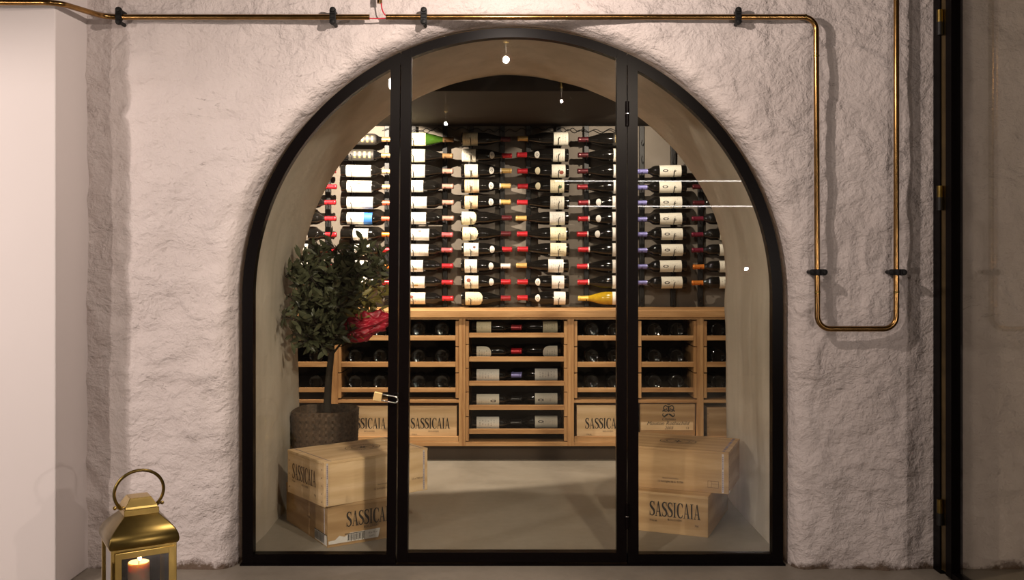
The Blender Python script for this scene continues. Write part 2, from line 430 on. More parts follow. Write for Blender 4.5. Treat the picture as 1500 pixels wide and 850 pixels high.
class MB:
    def __init__(s):
        s.v, s.f, s.uv = [], [], None
    def add(s, vs, fs):
        b = len(s.v)
        s.v += [tuple(x) for x in vs]
        s.f += [tuple(b+i for i in f) for f in fs]
    def box(s, x0, x1, y0, y1, z0, z1, mat=None):
        vs = [(x0,y0,z0),(x1,y0,z0),(x1,y1,z0),(x0,y1,z0),(x0,y0,z1),(x1,y0,z1),(x1,y1,z1),(x0,y1,z1)]
        if mat is not None:
            vs = [mat @ Vector(q) for q in vs]
        s.add(vs, [(0,3,2,1),(4,5,6,7),(0,1,5,4),(1,2,6,5),(2,3,7,6),(3,0,4,7)])
        return s
    def prism(s, poly, y0, y1):
        """poly: list of (x,z) extruded from y0 to y1"""
        n = len(poly)
        vs = [(x, y0, z) for x, z in poly] + [(x, y1, z) for x, z in poly]
        fs = [tuple(range(n)), tuple(range(2*n-1, n-1, -1))]
        fs += [((i+1) % n, i, n+i, n+(i+1) % n) for i in range(n)]
        s.add(vs, fs)
        return s
    def tube(s, pts, r, seg=10, cap=True, closed=False):
        pts = [Vector(p) for p in pts]
        n = len(pts)
        rs = r if isinstance(r, (list, tuple)) else [r]*n
        up = None
        rings = []
        for i in range(n):
            if closed:
                t = (pts[(i+1) % n]-pts[i-1]).normalized()
            else:
                t = (pts[min(i+1, n-1)]-pts[max(i-1, 0)]).normalized()
            if up is None:
                up = Vector((0, 0, 1)) if abs(t.z) < 0.9 else Vector((0, 1, 0))
            a = t.cross(up)
            if a.length < 1e-6:
                a = t.cross(Vector((1, 0.3, 0)))
            a.normalize()
            up = a.cross(t).normalized()
            rings.append([pts[i] + (a*math.cos(q)+up*math.sin(q))*rs[i] for q in [2*PI*k/seg for k in range(seg)]])
        vs = [p for ring in rings for p in ring]
        fs = []
        m = n if closed else n-1
        for i in range(m):
            j = (i+1) % n
            for k in range(seg):
                k2 = (k+1) % seg
                fs.append((i*seg+k, i*seg+k2, j*seg+k2, j*seg+k))
        if cap and not closed:
            fs.append(tuple(range(seg-1, -1, -1)))
            fs.append(tuple((n-1)*seg+k for k in range(seg)))
        s.add(vs, fs)
        return s
    def lathe(s, prof, seg=24, axis='Z', origin=(0, 0, 0)):
        """prof: (h, r) along the axis"""
        o = Vector(origin)
        rings = []
        for h, r in prof:
            ring = []
            for k in range(seg):
                q = 2*PI*k/seg
                a, b = math.cos(q)*r, math.sin(q)*r
                p = {'Z': (a, b, h), 'X': (h, a, b), 'Y': (b, h, a)}[axis]
                ring.append(o+Vector(p))
            rings.append(ring)
        vs = [p for ring in rings for p in ring]
        fs = []
        for i in range(len(prof)-1):
            for k in range(seg):
                k2 = (k+1) % seg
                fs.append((i*seg+k, i*seg+k2, (i+1)*seg+k2, (i+1)*seg+k))
        fs.append(tuple(range(seg-1, -1, -1)))
        fs.append(tuple((len(prof)-1)*seg+k for k in range(seg)))
        s.add(vs, fs)
        return s
    def mesh(s, name, bevel=0.0, smooth=False, segs=2):
        me = bpy.data.meshes.new(name)
        me.from_pydata(s.v, [], s.f)
        bm = bmesh.new()
        bm.from_mesh(me)
        bmesh.ops.remove_doubles(bm, verts=bm.verts, dist=1e-6)
        bmesh.ops.recalc_face_normals(bm, faces=bm.faces)
        if bevel:
            es = [e for e in bm.edges if len(e.link_faces) == 2 and e.calc_face_angle(0) > 0.6]
            bmesh.ops.bevel(bm, geom=es, offset=bevel, segments=segs, affect='EDGES', profile=0.5, clamp_overlap=True)
        bm.to_mesh(me)
        bm.free()
        if smooth:
            me.polygons.foreach_set('use_smooth', [True]*len(me.polygons))
            try:
                me.set_sharp_from_angle(angle=R(40))
            except Exception:
                pass
        return me
    def build(s, name, mat, parent=None, bevel=0.0, smooth=False, segs=2):
        return link(name, s.mesh(name, bevel, smooth, segs), mat, parent)

def tag(o, label, cat, group=None):
    o['label'] = label
    o['category'] = cat
    if group:
        o['group'] = group
    return o

def thing(name, label, cat, loc=(0, 0, 0), rz=0.0, group=None):
    o = bpy.data.objects.new(name, None)
    o.empty_display_size = 0.1
    col.objects.link(o)
    o.location = loc
    o.rotation_euler = (0, 0, rz)
    return tag(o, label, cat, group)

def struct(o, label=None, cat=None):
    o['kind'] = 'structure'
    if label:
        o['label'] = label
    if cat:
        o['category'] = cat
    return o

def fillet(pts, r, n=8):
    pts = [Vector(p) for p in pts]
    out = [pts[0]]
    for i in range(1, len(pts)-1):
        a, b, c = pts[i-1], pts[i], pts[i+1]
        u, w = (a-b).normalized(), (c-b).normalized()
        ang = u.angle(w)
        t = min(r/math.tan(ang/2), (a-b).length*0.49, (c-b).length*0.49)
        rr = t*math.tan(ang/2)
        ctr = b+(u+w).normalized()*(rr/math.sin(ang/2))
        p0, p1 = b+u*t, b+w*t
        v0, v1 = p0-ctr, p1-ctr
        tot = v0.angle(v1)
        for k in range(n+1):
            f = k/n
            if tot < 1e-5:
                out.append(p0.lerp(p1, f))
            else:
                out.append(ctr+(v0*math.sin((1-f)*tot)+v1*math.sin(f*tot))/math.sin(tot))
    out.append(pts[-1])
    return out

# ------------------------------------------------------------------ printed lettering
def ribbon(mb, pts, ws):
    """flat stroke in the XY plane along pts with half-widths ws"""
    pts = [Vector((p[0], p[1])) for p in pts]
    n = len(pts)
    vs = []
    for i in range(n):
        t = (pts[min(i+1, n-1)]-pts[max(i-1, 0)]).normalized()
        nn = Vector((-t.y, t.x))
        for sgn in (1, -1):
            q = pts[i]+nn*ws[i]*sgn
            vs.append((q.x, q.y, 0))
    mb.add(vs, [(2*i, 2*i+1, 2*i+3, 2*i+2) for i in range(n-1)])

def quad(mb, a, b, c, d):
    mb.add([(a[0], a[1], 0), (b[0], b[1], 0), (c[0], c[1], 0), (d[0], d[1], 0)], [(0, 1, 2, 3)])

def catmull(pts, n=6):
    out = []
    P_ = [pts[0]]+list(pts)+[pts[-1]]
    for i in range(1, len(P_)-2):
        p0, p1, p2, p3 = P_[i-1], P_[i], P_[i+1], P_[i+2]
        for k in range(n):
            t = k/n
            out.append(tuple(0.5*((2*p1[j])+(-p0[j]+p2[j])*t+(2*p0[j]-5*p1[j]+4*p2[j]-p3[j])*t*t+(-p0[j]+3*p1[j]-3*p2[j]+p3[j])*t**3) for j in range(len(p1))))
    out.append(tuple(pts[-1]))
    return out

def glyph(mb, ch, x):
    """tall narrow serif capitals, cap height 1; returns advance"""
    if ch == 'S':
        sp = catmull([(0.40, 0.80, 0.03), (0.36, 0.92, 0.03), (0.23, 0.965, 0.035), (0.09, 0.88, 0.055), (0.08, 0.70, 0.075),
                      (0.22, 0.54, 0.09), (0.37, 0.40, 0.085), (0.41, 0.20, 0.065), (0.31, 0.06, 0.04), (0.18, 0.03, 0.03), (0.06, 0.10, 0.028), (0.03, 0.24, 0.028)], 5)
        ribbon(mb, [(x+p[0], p[1]) for p in sp], [p[2] for p in sp])
        quad(mb, (x+0.385, 0.72), (x+0.425, 0.72), (x+0.43, 0.98), (x+0.395, 0.98))
        quad(mb, (x+0.0, 0.02), (x+0.04, 0.02), (x+0.05, 0.30), (x+0.01, 0.30))
        return 0.50
    if ch == 'A':
        quad(mb, (x+0.05, 0), (x+0.10, 0), (x+0.30, 1.0), (x+0.25, 1.0))
        quad(mb, (x+0.39, 0), (x+0.53, 0), (x+0.315, 1.02), (x+0.235, 0.98))
        quad(mb, (x+0.13, 0.30), (x+0.44, 0.30), (x+0.43, 0.345), (x+0.14, 0.345))
        quad(mb, (x-0.01, 0), (x+0.17, 0), (x+0.17, 0.035), (x-0.01, 0.035))
        quad(mb, (x+0.33, 0), (x+0.60, 0), (x+0.60, 0.035), (x+0.33, 0.035))
        return 0.60
    if ch == 'I':
        quad(mb, (x+0.07, 0), (x+0.20, 0), (x+0.20, 1), (x+0.07, 1))
        quad(mb, (x, 0), (x+0.27, 0), (x+0.27, 0.035), (x, 0.035))
        quad(mb, (x, 0.965), (x+0.27, 0.965), (x+0.27, 1), (x, 1))
        return 0.32
    if ch == 'C':
        sp = catmull([(0.50, 0.78, 0.03), (0.44, 0.93, 0.03), (0.31, 0.98, 0.03), (0.15, 0.87, 0.055), (0.09, 0.66, 0.075), (0.08, 0.45, 0.08),
                      (0.12, 0.21, 0.07), (0.24, 0.05, 0.045), (0.36, 0.02, 0.03), (0.47, 0.09, 0.028), (0.52, 0.22, 0.026)], 5)
        ribbon(mb, [(x+p[0], p[1]) for p in sp], [p[2] for p in sp])
        quad(mb, (x+0.485, 0.70), (x+0.525, 0.70), (x+0.53, 0.98), (x+0.495, 0.98))
        return 0.58
    return 0.3

def word_mesh(width, height):
    mb = MB()
    x = 0.0
    for ch in 'SASSICAIA':
        x += glyph(mb, ch, x)
    tot = x-0.02
    mb.v = [((a-tot/2)/tot*width, (b-0.5)*height, 0) for a, b, c in mb.v]
    me = bpy.data.meshes.new('wordmark')
    me.from_pydata(mb.v, [], mb.f)
    return me

def font_mesh(text, size, shear=0.0, spacing=1.0):
    cu = bpy.data.curves.new('lettering', 'FONT')
    cu.body = text
    cu.size = size
    cu.shear = shear
    cu.align_x = 'CENTER'
    cu.align_y = 'CENTER'
    cu.space_character = spacing
    cu.resolution_u = 3
    o = bpy.data.objects.new('lettering', cu)
    col.objects.link(o)
    dg = bpy.context.evaluated_depsgraph_get()
    me = bpy.data.meshes.new_from_object(o.evaluated_get(dg))
    bpy.data.objects.remove(o)
    me.materials.clear()
    return me

def on_face(o, face, x, y, z):
    """stand a flat print on a box face; x,y,z is its local place"""
    o.location = (x, y, z)
    o.rotation_euler = {'front': (PI/2, 0, 0), 'left': (PI/2, 0, -PI/2), 'right': (PI/2, 0, PI/2), 'top': (0, 0, 0)}[face]
    return o

# ------------------------------------------------------------------ room shell
RIM, SPRING = 1.135, 1.099
WY = -0.05
TY1 = 1.15
def outline(n1=46, n2=150):
    pts = []
    for i in range(n1):
        pts.append((-1.0, SPRING*i/n1, 'L'))
    for i in range(n2+1):
        pts.append((None, PI-PI*i/n2, 'A'))
    for i in range(n1-1, -1, -1):
        pts.append((1.0, SPRING*i/n1, 'R'))
    return pts
XL, XR, ZT = -3.9, 3.2, 2.85
def wall_disp(x, z):
    p = Vector((x*1.0, 3.1, z*1.0))
    big = noise.fractal(p*1.6, 1.0, 2.0, 3)*0.016
    mid = noise.fractal(Vector((x*4.2+z*1.4, 9.7, z*6.0-x*1.2)), 0.9, 2.1, 4)*0.0125
    rid = abs(noise.noise(Vector((x*2.6+z*0.9+0.35*noise.noise(p*5), 1.0, z*3.7-x*0.8))))
    crease = -max(0.0, 0.10-rid)*0.11
    fine = noise.fractal(Vector((x*17, 5.0, z*22)), 0.8, 2.2, 3)*0.0034
    k = min(1.0, max(0.0, (abs(x-1.735)-0.07)/0.08))
    return (big+mid+crease+fine)*k

def build_front_wall():
    ol = outline()
    nin = [(0.000, 0.085), (0.0, 0.03), (0.003, 0.0), (0.010, -0.022), (0.020, -0.037), (0.036, -0.046), (0.055, -0.05)]
    nout = 150
    verts, faces = [], []
    rows = len(nin)+nout
    corner_l = math.atan2(ZT-SPRING, XL)
    corner_r = math.atan2(ZT-SPRING, XR)
    ths = [a[1] for a in ol if a[2] == 'A']
    snap = {}
    for ca in (corner_l, corner_r):
        k = min(range(len(ths)), key=lambda i: abs(ths[i]-ca))
        snap[ths[k]] = ca
    for (sx, v, kind) in ol:
        if kind == 'A':
            th = snap.get(v, v)
            dx, dz = math.cos(th), math.sin(th)
            t = 1e9
            if dx > 1e-6: t = min(t, XR/dx)
            if dx < -1e-6: t = min(t, XL/dx)
            if dz > 1e-6: t = min(t, (ZT-SPRING)/dz)
            base = lambda r, dx=dx, dz=dz: (r*dx, SPRING+r*dz)
            rmax = t
        else:
            dx = sx
            rmax = -XL if sx < 0 else XR
            base = lambda r, sx=sx, v=v: (sx*r, v)
        jx, jz = base(RIM)
        wob = 0.010*noise.fractal(Vector((jx*3, 2.2, jz*3)), 1.0, 2.0, 3)+0.004*noise.noise(Vector((jx*14, 0.7, jz*14)))
        for (dr, y) in nin:
            k = min(1.0, max(0.0, (0.03-y)/0.08))
            x, z = base(RIM+dr*1.15+wob*k+0.006*k)
            yy = y+wall_disp(x, z)*k*0.9
            verts.append((x, yy, max(0, z)))
        r0 = RIM+0.055*1.15+wob+0.006
        for j in range(1, nout+1):
            f = j/nout
            r = r0+(rmax-r0)*f
            x, z = base(r)
            verts.append((x, WY+wall_disp(x, z), z))
    nc = len(ol)
    for i in range(nc-1):
        for j in range(rows-1):
            a = i*rows+j
            faces.append((a, a+1, a+rows+1, a+rows))
    me = bpy.data.meshes.new('wall_front')
    me.from_pydata(verts, [], faces)
    o = link('wall_front', me, M['plaster'], None, True)
    struct(o, 'rough pinkish white plaster wall around the arched opening', 'wall')
    # tunnel (reveal) and cellar-side face
    ny = 26
    tv, tf = [], []
    for (sx, v, kind) in ol:
        for j in range(ny+1):
            y = 0.07+(TY1-0.07)*j/ny
            edge = 0.0 if j < ny else 0.0
            if kind == 'A':
                dx, dz = math.cos(v), math.sin(v)
            else:
                dx, dz = sx, 0.0
            r = RIM-0.002
            x, z = (r*dx, SPRING+r*dz) if kind == 'A' else (sx*r, v)
            nz = noise.fractal(Vector((x*1.7, y*1.9, z*1.7)), 1.0, 2.0, 3)*0.012+noise.noise(Vector((x*7, y*7, z*7)))*0.002
            ramp_ = min(1, j/4)
            k = r+nz*ramp_
            x, z = (k*dx, SPRING+k*dz) if kind == 'A' else (sx*k, v)
            tv.append((x, y, z))
        # rounded back arris then the cellar-side face
        x, y, z = tv[-1]
        for (dr, yy) in ((0.008, TY1+0.014), (0.03, TY1+0.022)):
            tv.append((x+dx*dr, yy, z+dz*dr))
        if kind == 'A':
            t = 1e9
            if abs(dx) > 1e-6: t = min(t, 1.78/abs(dx))
            if dz > 1e-6: t = min(t, (2.5-SPRING)/dz)
            tv.append((t*dx, TY1+0.022, SPRING+t*dz))
        else:
            tv.append((sx*1.78, TY1+0.022, v))
    rr = ny+4
    for i in range(nc-1):
        for j in range(rr-1):
            a = i*rr+j
            tf.append((a, a+rr, a+rr+1, a+1))
    me = bpy.data.meshes.new('wall_reveal')
    me.from_pydata(tv, [], tf)
    o = link('wall_reveal', me, M['tunnel'], None, True)
    struct(o, 'grey-beige rendered vault behind the glass front', 'wall')
build_front_wall()

CW, CYB, CZC = 1.78, 2.55, 2.157       # cellar half width, back wall, ceiling
struct(MB().box(-4.0, 3.3, -6.6, 2.7, -0.12, 0.0).build('floor', M['floor']), 'polished concrete floor', 'floor')
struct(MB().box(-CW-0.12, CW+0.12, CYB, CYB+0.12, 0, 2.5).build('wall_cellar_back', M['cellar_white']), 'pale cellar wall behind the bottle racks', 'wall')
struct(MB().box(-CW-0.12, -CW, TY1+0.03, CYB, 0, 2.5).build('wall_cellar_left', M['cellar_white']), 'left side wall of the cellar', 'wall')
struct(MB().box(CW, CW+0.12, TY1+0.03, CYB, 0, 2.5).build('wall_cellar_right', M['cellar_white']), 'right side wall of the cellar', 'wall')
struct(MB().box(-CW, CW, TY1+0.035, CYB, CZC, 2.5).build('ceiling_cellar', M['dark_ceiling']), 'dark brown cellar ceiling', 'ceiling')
struct(MB().box(-4.0, 3.3, -6.6, 0.1, 2.80, 2.95).build('ceiling', M['room']), 'ceiling of the front room', 'ceiling')
struct(MB().box(-4.1, -3.85, -6.6, 0.0, 0, 2.8).build('wall_left', M['room']), 'left wall of the front room', 'wall')
struct(MB().box(3.15, 3.4, -6.6, 0.0, 0, 2.8).build('wall_right', M['room']), 'right wall of the front room', 'wall')
struct(MB().box(-4.0, 3.3, -6.7, -6.5, 0, 2.8).build('wall_back', M['room']), 'back wall of the front room', 'wall')
struct(MB().box(-2.45, -1.7295, -0.321, 0.02, 0, 2.81).build('wall_pier', M['paint'], None, 0.006), 'smooth white painted pier at the left', 'wall')

# ------------------------------------------------------------------ glazed arch front
FR_O, FR_I, FR_Y0, FR_Y1 = 1.112, 1.068, -0.002, 0.042
SC = FPX/CAMD
def wx(px): return (px-CX)/SC
def wz(py): return CAMH-(py-CY)/SC
def arc_z(x, r):
    return SPRING+math.sqrt(max(0.0, r*r-x*x))
FB = 0.005
def arch_strip(mb, x0, x1, ro, ri, n=40):
    """curved head bar between x0 and x1; ends cut upright"""
    outer = [(x0+(x1-x0)*i/n, arc_z(x0+(x1-x0)*i/n, ro)) for i in range(n+1)]
    inner = []
    for i in range(n+1):
        x = max(-ri+1e-4, min(ri-1e-4, x0+(x1-x0)*i/n))
        inner.append((x, arc_z(x, ri)))
    for i in range(n):
        mb.prism([outer[i], outer[i+1], inner[i+1], inner[i]], FR_Y0, FR_Y1)

def arc_pts(r, a0, a1, n):
    return [(r*math.cos(a0+(a1-a0)*i/n), SPRING+r*math.sin(a0+(a1-a0)*i/n)) for i in range(n+1)]

def ring_bar(mb, a0, a1, ro, ri, n=48):
    o_, i_ = arc_pts(ro, a0, a1, n), arc_pts(ri, a0, a1, n)
    for k in range(n):
        mb.prism([o_[k], o_[k+1], i_[k+1], i_[k]], FR_Y0, FR_Y1)

def slat(mb, xb0, xb1, xt0, xt1, zb, zt0, zt1):
    mb.prism([(xb0, zb), (xb1, zb), (xt1, zt1), (xt0, zt0)], FR_Y0-0.0012, FR_Y1+0.0012)

# left side-light: the stile towards the door leans a little, as in the photo
def side_light(name, label, left):
    root = bpy.data.objects.new(name, None)
    col.objects.link(root)
    struct(root, label, 'window')
    mb = MB()
    sg = -1 if left else 1
    if left:
        xb_in, xb_out = wx(566), wx(579.5)
        xt_in, xt_out = wx(572.5), wx(586.5)
    else:
        xb_in, xb_out = wx(935.5), wx(919.5)
        xt_in, xt_out = wx(934), wx(919.5)
    # outer upright + curved head
    a_end = math.acos(max(-1, min(1, xt_out/FR_O)))
    a0 = PI if left else 0.0
    ring_bar(mb, a0, a_end, FR_O, FR_I)
    mb.box(min(sg*FR_O, sg*FR_I), max(sg*FR_O, sg*FR_I), FR_Y0-0.0006, FR_Y1+0.0006, FB-0.001, SPRING)
    # bottom rail
    mb.box(min(sg*FR_O, xb_out), max(sg*FR_O, xb_out), FR_Y0, FR_Y1, FB, FB+0.040)
    # inner stile
    slat(mb, xb_in, xb_out, xt_in, xt_out, FB, arc_z(xt_in, FR_O-0.006), arc_z(xt_out, FR_O-0.003))
    mb.build('frame', M['steel'], root)
    # pane
    n = 24
    poly = [(sg*(FR_I+0.006), FB+0.03), ]
    a_in = math.acos(max(-1, min(1, xt_in/FR_I)))
    pts = arc_pts(FR_I+0.006, a0, a_in, n)
    poly = [(sg*(FR_I+0.006), FB+0.03)] + pts + [(xb_in+sg*-0.004, FB+0.03)]
    MB().prism(poly, 0.016, 0.024).build('pane', M['pane'], root)
    return root
side_light('window_1', 'black steel framed glass side panel left of the arched door', True)
side_light('window_2', 'black steel framed glass side panel right of the arched door', False)

door = bpy.data.objects.new('door_1', None)
col.objects.link(door)
struct(door, 'black steel framed glass door filling the middle of the arch', 'door')
mb = MB()
dl_b_o, dl_b_i, dl_t_o, dl_t_i = wx(581.5), wx(597), wx(588), wx(602.5)
dr_o, dr_i = wx(918), wx(903.5)
DB = 0.012
slat(mb, dl_b_o, dl_b_i, dl_t_o, dl_t_i, DB, arc_z(dl_t_o, FR_O), arc_z(dl_t_i, FR_O))
slat(mb, dr_i, dr_o, dr_i, dr_o, DB, arc_z(dr_i, FR_O), arc_z(dr_o, FR_O))
mb.box(dl_b_i-0.01, dr_i+0.01, FR_Y0, FR_Y1, DB, DB+0.040)
ring_bar(mb, math.acos((dl_t_i-0.012)/FR_O), math.acos((dr_i+0.012)/FR_O), FR_O, FR_I+0.006)
mb.build('frame', M['steel'], door)
n = 24
a0, a1 = math.acos(dl_t_i/FR_I), math.acos(dr_i/FR_I)
poly = [(dl_b_i-0.004, DB+0.03)] + arc_pts(FR_I+0.01, a0, a1, n) + [(dr_i+0.004, DB+0.03)]
MB().prism(poly, 0.016, 0.024).build('pane', M['pane'], door)
for py0, py1 in ((149, 185), (738, 774)):
    z1, z0 = wz(py0), wz(py1)
    zm = (z0+z1)/2
    h = MB()
    x = wx(918.5)
    h.lathe([(z0, 0.0075), (zm-0.0015, 0.008)], 14, 'Z', (x, FR_Y0-0.006, 0))
    h.lathe([(zm+0.0015, 0.008), (z1, 0.0075)], 14, 'Z', (x, FR_Y0-0.006, 0))
    ho = h.build('hinge', M['steel'], door, 0, True)
    MB().lathe([(zm-0.0015, 0.0083), (zm+0.0015, 0.0083)], 14, 'Z', (x, FR_Y0-0.006, 0)).build('washer', M['chrome'], ho)
# hasp ring the padlock passes through
MB().tube([(wx(581)+0.012*math.cos(t), -0.018+0.0*t, wz(580)+0.013*math.sin(t)) for t in [2*PI*k/16 for k in range(16)]], 0.0028, 8, closed=True).box(
    wx(578), wx(584), -0.018, FR_Y0, wz(577), wz(575)).build('hasp', M['steel'], door, 0, False)
# threshold plate
struct(MB().box(-1.12, 1.12, -0.012, 0.07, 0.0, 0.006).build('trim_1', M['steel']), 'black steel threshold under the arched glass front', 'trim')

# padlock
pl = thing('padlock', 'small brass padlock with chrome shackle on the left door stile', 'padlock', (wx(556), -0.034, wz(579.5)))
pl.rotation_euler = (0, R(11), 0)
MB().box(-0.0195, 0.0145, -0.008, 0.008, -0.0185, 0.0185).build('body', M['brass_light'], pl, 0.0025)
sh = [(0.012, 0, 0.0125)]+[(0.068+0.0125*math.sin(t), 0, 0.0125*math.cos(t)) for t in [PI*k/12 for k in range(13)]]+[(0.012, 0, -0.0125)]
MB().tube(sh, 0.0032, 10).build('shackle', M['chrome'], pl, 0, True)

# ------------------------------------------------------------------ right glass partition, square to the wall
d2 = bpy.data.objects.new('door_2', None)
col.objects.link(d2)
struct(d2, 'black framed glass door standing square to the wall at the right', 'door')
PX = 1.709
MB().box(PX, PX+0.05, -0.112, -0.03, 0, 2.8).build('jamb', M['steel'], d2, 0.002)
MB().box(PX+0.004, PX+0.046, -0.162, -0.112, 0.02, 2.79).build('brass_strip', M['brass_dark'], d2)
lf = MB()
lf.box(PX, PX+0.045, -0.212, -0.163, 0.012, 2.74)
lf.box(PX, PX+0.045, -1.25, -1.20, 0.012, 2.74)
lf.box(PX+0.002, PX+0.043, -1.21, -0.20, 0.012, 0.034)
lf.box(PX+0.002, PX+0.043, -1.21, -0.20, 2.70, 2.74)
lf.build('leaf_frame', M['steel'], d2)
MB().box(PX+0.018, PX+0.026, -1.205, -0.205, 0.03, 2.71).build('pane', M['pane_dim'], d2)
for pa, pb, pc in ((13, 31, 50), (272, 289, 308), (733, 753, 771)):
    za, zb, zc = [P(1370, q, -0.14).z for q in (pa, pb, pc)]
    h = MB().lathe([(zb, 0.012), (za, 0.012)], 14, 'Z', (PX-0.006, -0.125, 0)).build('hinge', M['brass_dark'], d2, 0, True)
    MB().lathe([(zc, 0.012), (zb, 0.012)], 14, 'Z', (PX-0.006, -0.125, 0)).build('hinge_barrel', M['black'], h, 0, True)

# ------------------------------------------------------------------ pipes, clips, cables
PR, PY = 0.0110, -0.105
def W(px, py, Y=PY): return P(px, py, Y)
zpipe = W(300, 25).z
pts = fillet([(-2.40, -0.372, zpipe-0.012), (-1.70, -0.372, zpipe-0.012), (-1.63, PY, zpipe), (W(541.5, 25).x, PY, zpipe)], 0.07, 8)
tag(MB().tube(pts, PR, 14).build('copper_pipe', M['copper'], None, 0, True), 'copper pipe running over the pier and along the wall, left of the gap', 'pipe')
r_ = 0.052
pts = fillet([W(565.5, 25), W(1195.5, 25), W(1197.5, 482), W(1313, 482), Vector((W(1313, 482).x, PY, 2.80))], r_, 10)
pp = thing('copper_pipe', 'long copper pipe right of the gap, looping down beside the arch and up again', 'pipe', (0, 0, 0))
MB().tube(pts, PR, 14).build('tube', M['copper'], pp, 0, True)
for q, ax in ((W(1180, 25), 'X'), (W(1195.8, 82), 'Z'), (W(1197.4, 428), 'Z'), (W(1313, 428), 'Z')):
    MB().lathe([(-0.004, PR+0.0004), (-0.0035, PR+0.001), (0.0035, PR+0.001), (0.004, PR+0.0004)], 14, ax, q).build('coupling', M['brass_dark'], pp, 0, True)
tag(MB().tube([W(556, 5), Vector((W(556, 5).x, PY, 2.80))], PR*0.95, 14).build('copper_pipe', M['copper'], None, 0, True), 'short upright copper pipe end above the gap at the top edge', 'pipe')
CLIPL = {(175, 24): ('black pipe clip nearest the pier on the copper pipe', 0), (488, 24): ('black pipe clip just left of the pipe gap with red wires', 0),
         (621, 24): ('black pipe clip just right of the pipe gap with red wires', 0), (1081, 24): ('black pipe clip above the arch, nearest the pipe bend', 0),
         (1198, 399): ('black clip low on the upright pipe next to the arch', 1), (1314, 399): ('black clip low on the upright pipe next to the glass door', 1)}
for (px, py), (lab, rot) in CLIPL.items():
    c = W(px, py)
    t = thing('pipe_clip', lab, 'pipe clip', (c.x, WY-0.002, c.z), 0, 'black pipe clips')
    if rot:
        t.rotation_euler = (0, PI/2, 0)
    b = MB()
    # stadium base plate and saddle over the pipe
    def stadium(hw, hl, y0, y1):
        poly = [(hw*math.cos(a), (hl-hw)+hw*math.sin(a)) for a in [PI*k/10 for k in range(11)]]
        poly += [(-hw*math.cos(a), -(hl-hw)-hw*math.sin(a)) for a in [PI*k/10 for k in range(11)]]
        b.prism(poly, y0, y1)
    stadium(0.0125, 0.036, -0.0665, -0.053)
    for sg in (1, -1):
        b.lathe([(-0.055, 0.0075), (0.014, 0.0075)], 12, 'Y', (0, 0, sg*0.0235))
    b.build('base', M['rubber'], t, 0.0015)
    s = MB()
    yo = PY-(WY-0.002)
    s.lathe([(-0.010, PR+0.0005), (-0.009, PR+0.006), (0.009, PR+0.006), (0.010, PR+0.0005)], 18, 'X', (0, yo, 0))
    s.build('saddle', M['rubber'], t, 0, True)
    for sg in (1, -1):
        MB().lathe([(-0.076, 0.003), (-0.074, 0.009), (-0.060, 0.0115)], 12, 'Y', (0, 0, sg*0.024)).build('screw', M['rubber'], t, 0, True)
# red and grey leads in the gap
cv = catmull([tuple(W(558.5, 3, PY)), tuple(W(559, 10, PY-0.004)), tuple(W(561, 17, PY-0.006)), tuple(W(564.5, 22, PY-0.004)), tuple(W(571, 24.5, PY))], 6)
tag(MB().tube(cv, 0.0027, 8).build('wire', M['red_wire'], None, 0, True), 'red wire curving down from the upright pipe end into the long pipe', 'wire')
tag(MB().tube([tuple(W(538, 27.0, PY)), tuple(W(553, 27.3, PY-0.002)), tuple(W(568, 26.6, PY))], 0.0027, 8).build('wire', M['red_wire'], None, 0, True), 'straight red wire bridging the gap in the copper pipe', 'wire')

# ------------------------------------------------------------------ pendant bulbs of the front room (seen mirrored in the door glass)
def pendant(loc, label, power, r=0.02):
    t = thing('pendant_lamp', label, 'lamp', (loc[0], loc[1], loc[2]), 0, 'bare globe bulbs on cords')
    MB().tube([(0, 0, 0.16), (0, 0, 2.80-loc[2])], 0.003, 8).build('cord', M['black'], t)
    MB().lathe([(0.085, 0.012), (0.09, 0.019), (0.15, 0.019), (0.16, 0.008)], 18).build('socket', M['brass'], t, 0, True)
    g = [(-0.0625*math.cos(a), 0.0625*math.sin(a)) for a in [PI*(0.03+0.80*k/18) for k in range(19)]]+[(0.078, 0.016), (0.092, 0.015)]
    MB().lathe(g, 24).build('bulb', M['bulb_glass'], t, 0, True)
    f = MB()
    f.tube([(0, 0, 0.09), (0, 0, 0.03)], 0.003, 6)
    f.build('stem', M['plastic_white'], t)
    ld = bpy.data.lights.new('filament', 'POINT')
    ld.energy = power
    ld.color = (1.0, 0.85, 0.755)
    ld.shadow_soft_size = r
    lo = bpy.data.objects.new('filament', ld)
    col.objects.link(lo)
    lo.parent = t
    lo.location = (0, 0, 0.0)
pendant((-0.035, -1.0, 2.295), 'globe bulb mirrored large at the top of the arched glass door', 47, 0.015)
pendant((-0.51, -3.37, 2.295), 'globe bulb mirrored above the rack, upper left of the glass door', 24, 0.013)
pendant((0.32, -2.32, 2.295), 'globe bulb mirrored as a small star at the upper right of the glass door', 6, 0.008)

# line lamps on the far wall of the front room: only seen as streaks in the glass
def line_lamp(x0, x1, z, label):
    t = thing('line_lamp', label, 'lamp', ((x0+x1)/2, -6.47, z), 0, 'line lamps on the far wall')
    h = (x1-x0)/2
    MB().box(-h, h, -0.031, 0.0, -0.02, 0.02).build('housing', M['black'], t)
    MB().tube([(-h+0.01, 0.008, 0), (h-0.01, 0.008, 0)], 0.006, 8).build('tube', M['line_glow'], t)
M['line_glow'] = mat_emit('line_lamp_glow', (1.0, 0.92, 0.85), 9.0)
line_lamp((812-CX)*10.47/FPX, (1122-CX)*10.47/FPX, CAMH+116*10.47/FPX, 'line lamp mirrored as the upper bright streak in the right glass')
line_lamp((830-CX)*10.47/FPX, (1118-CX)*10.47/FPX, CAMH+79*10.47/FPX, 'line lamp mirrored as the lower bright streak in the right glass')

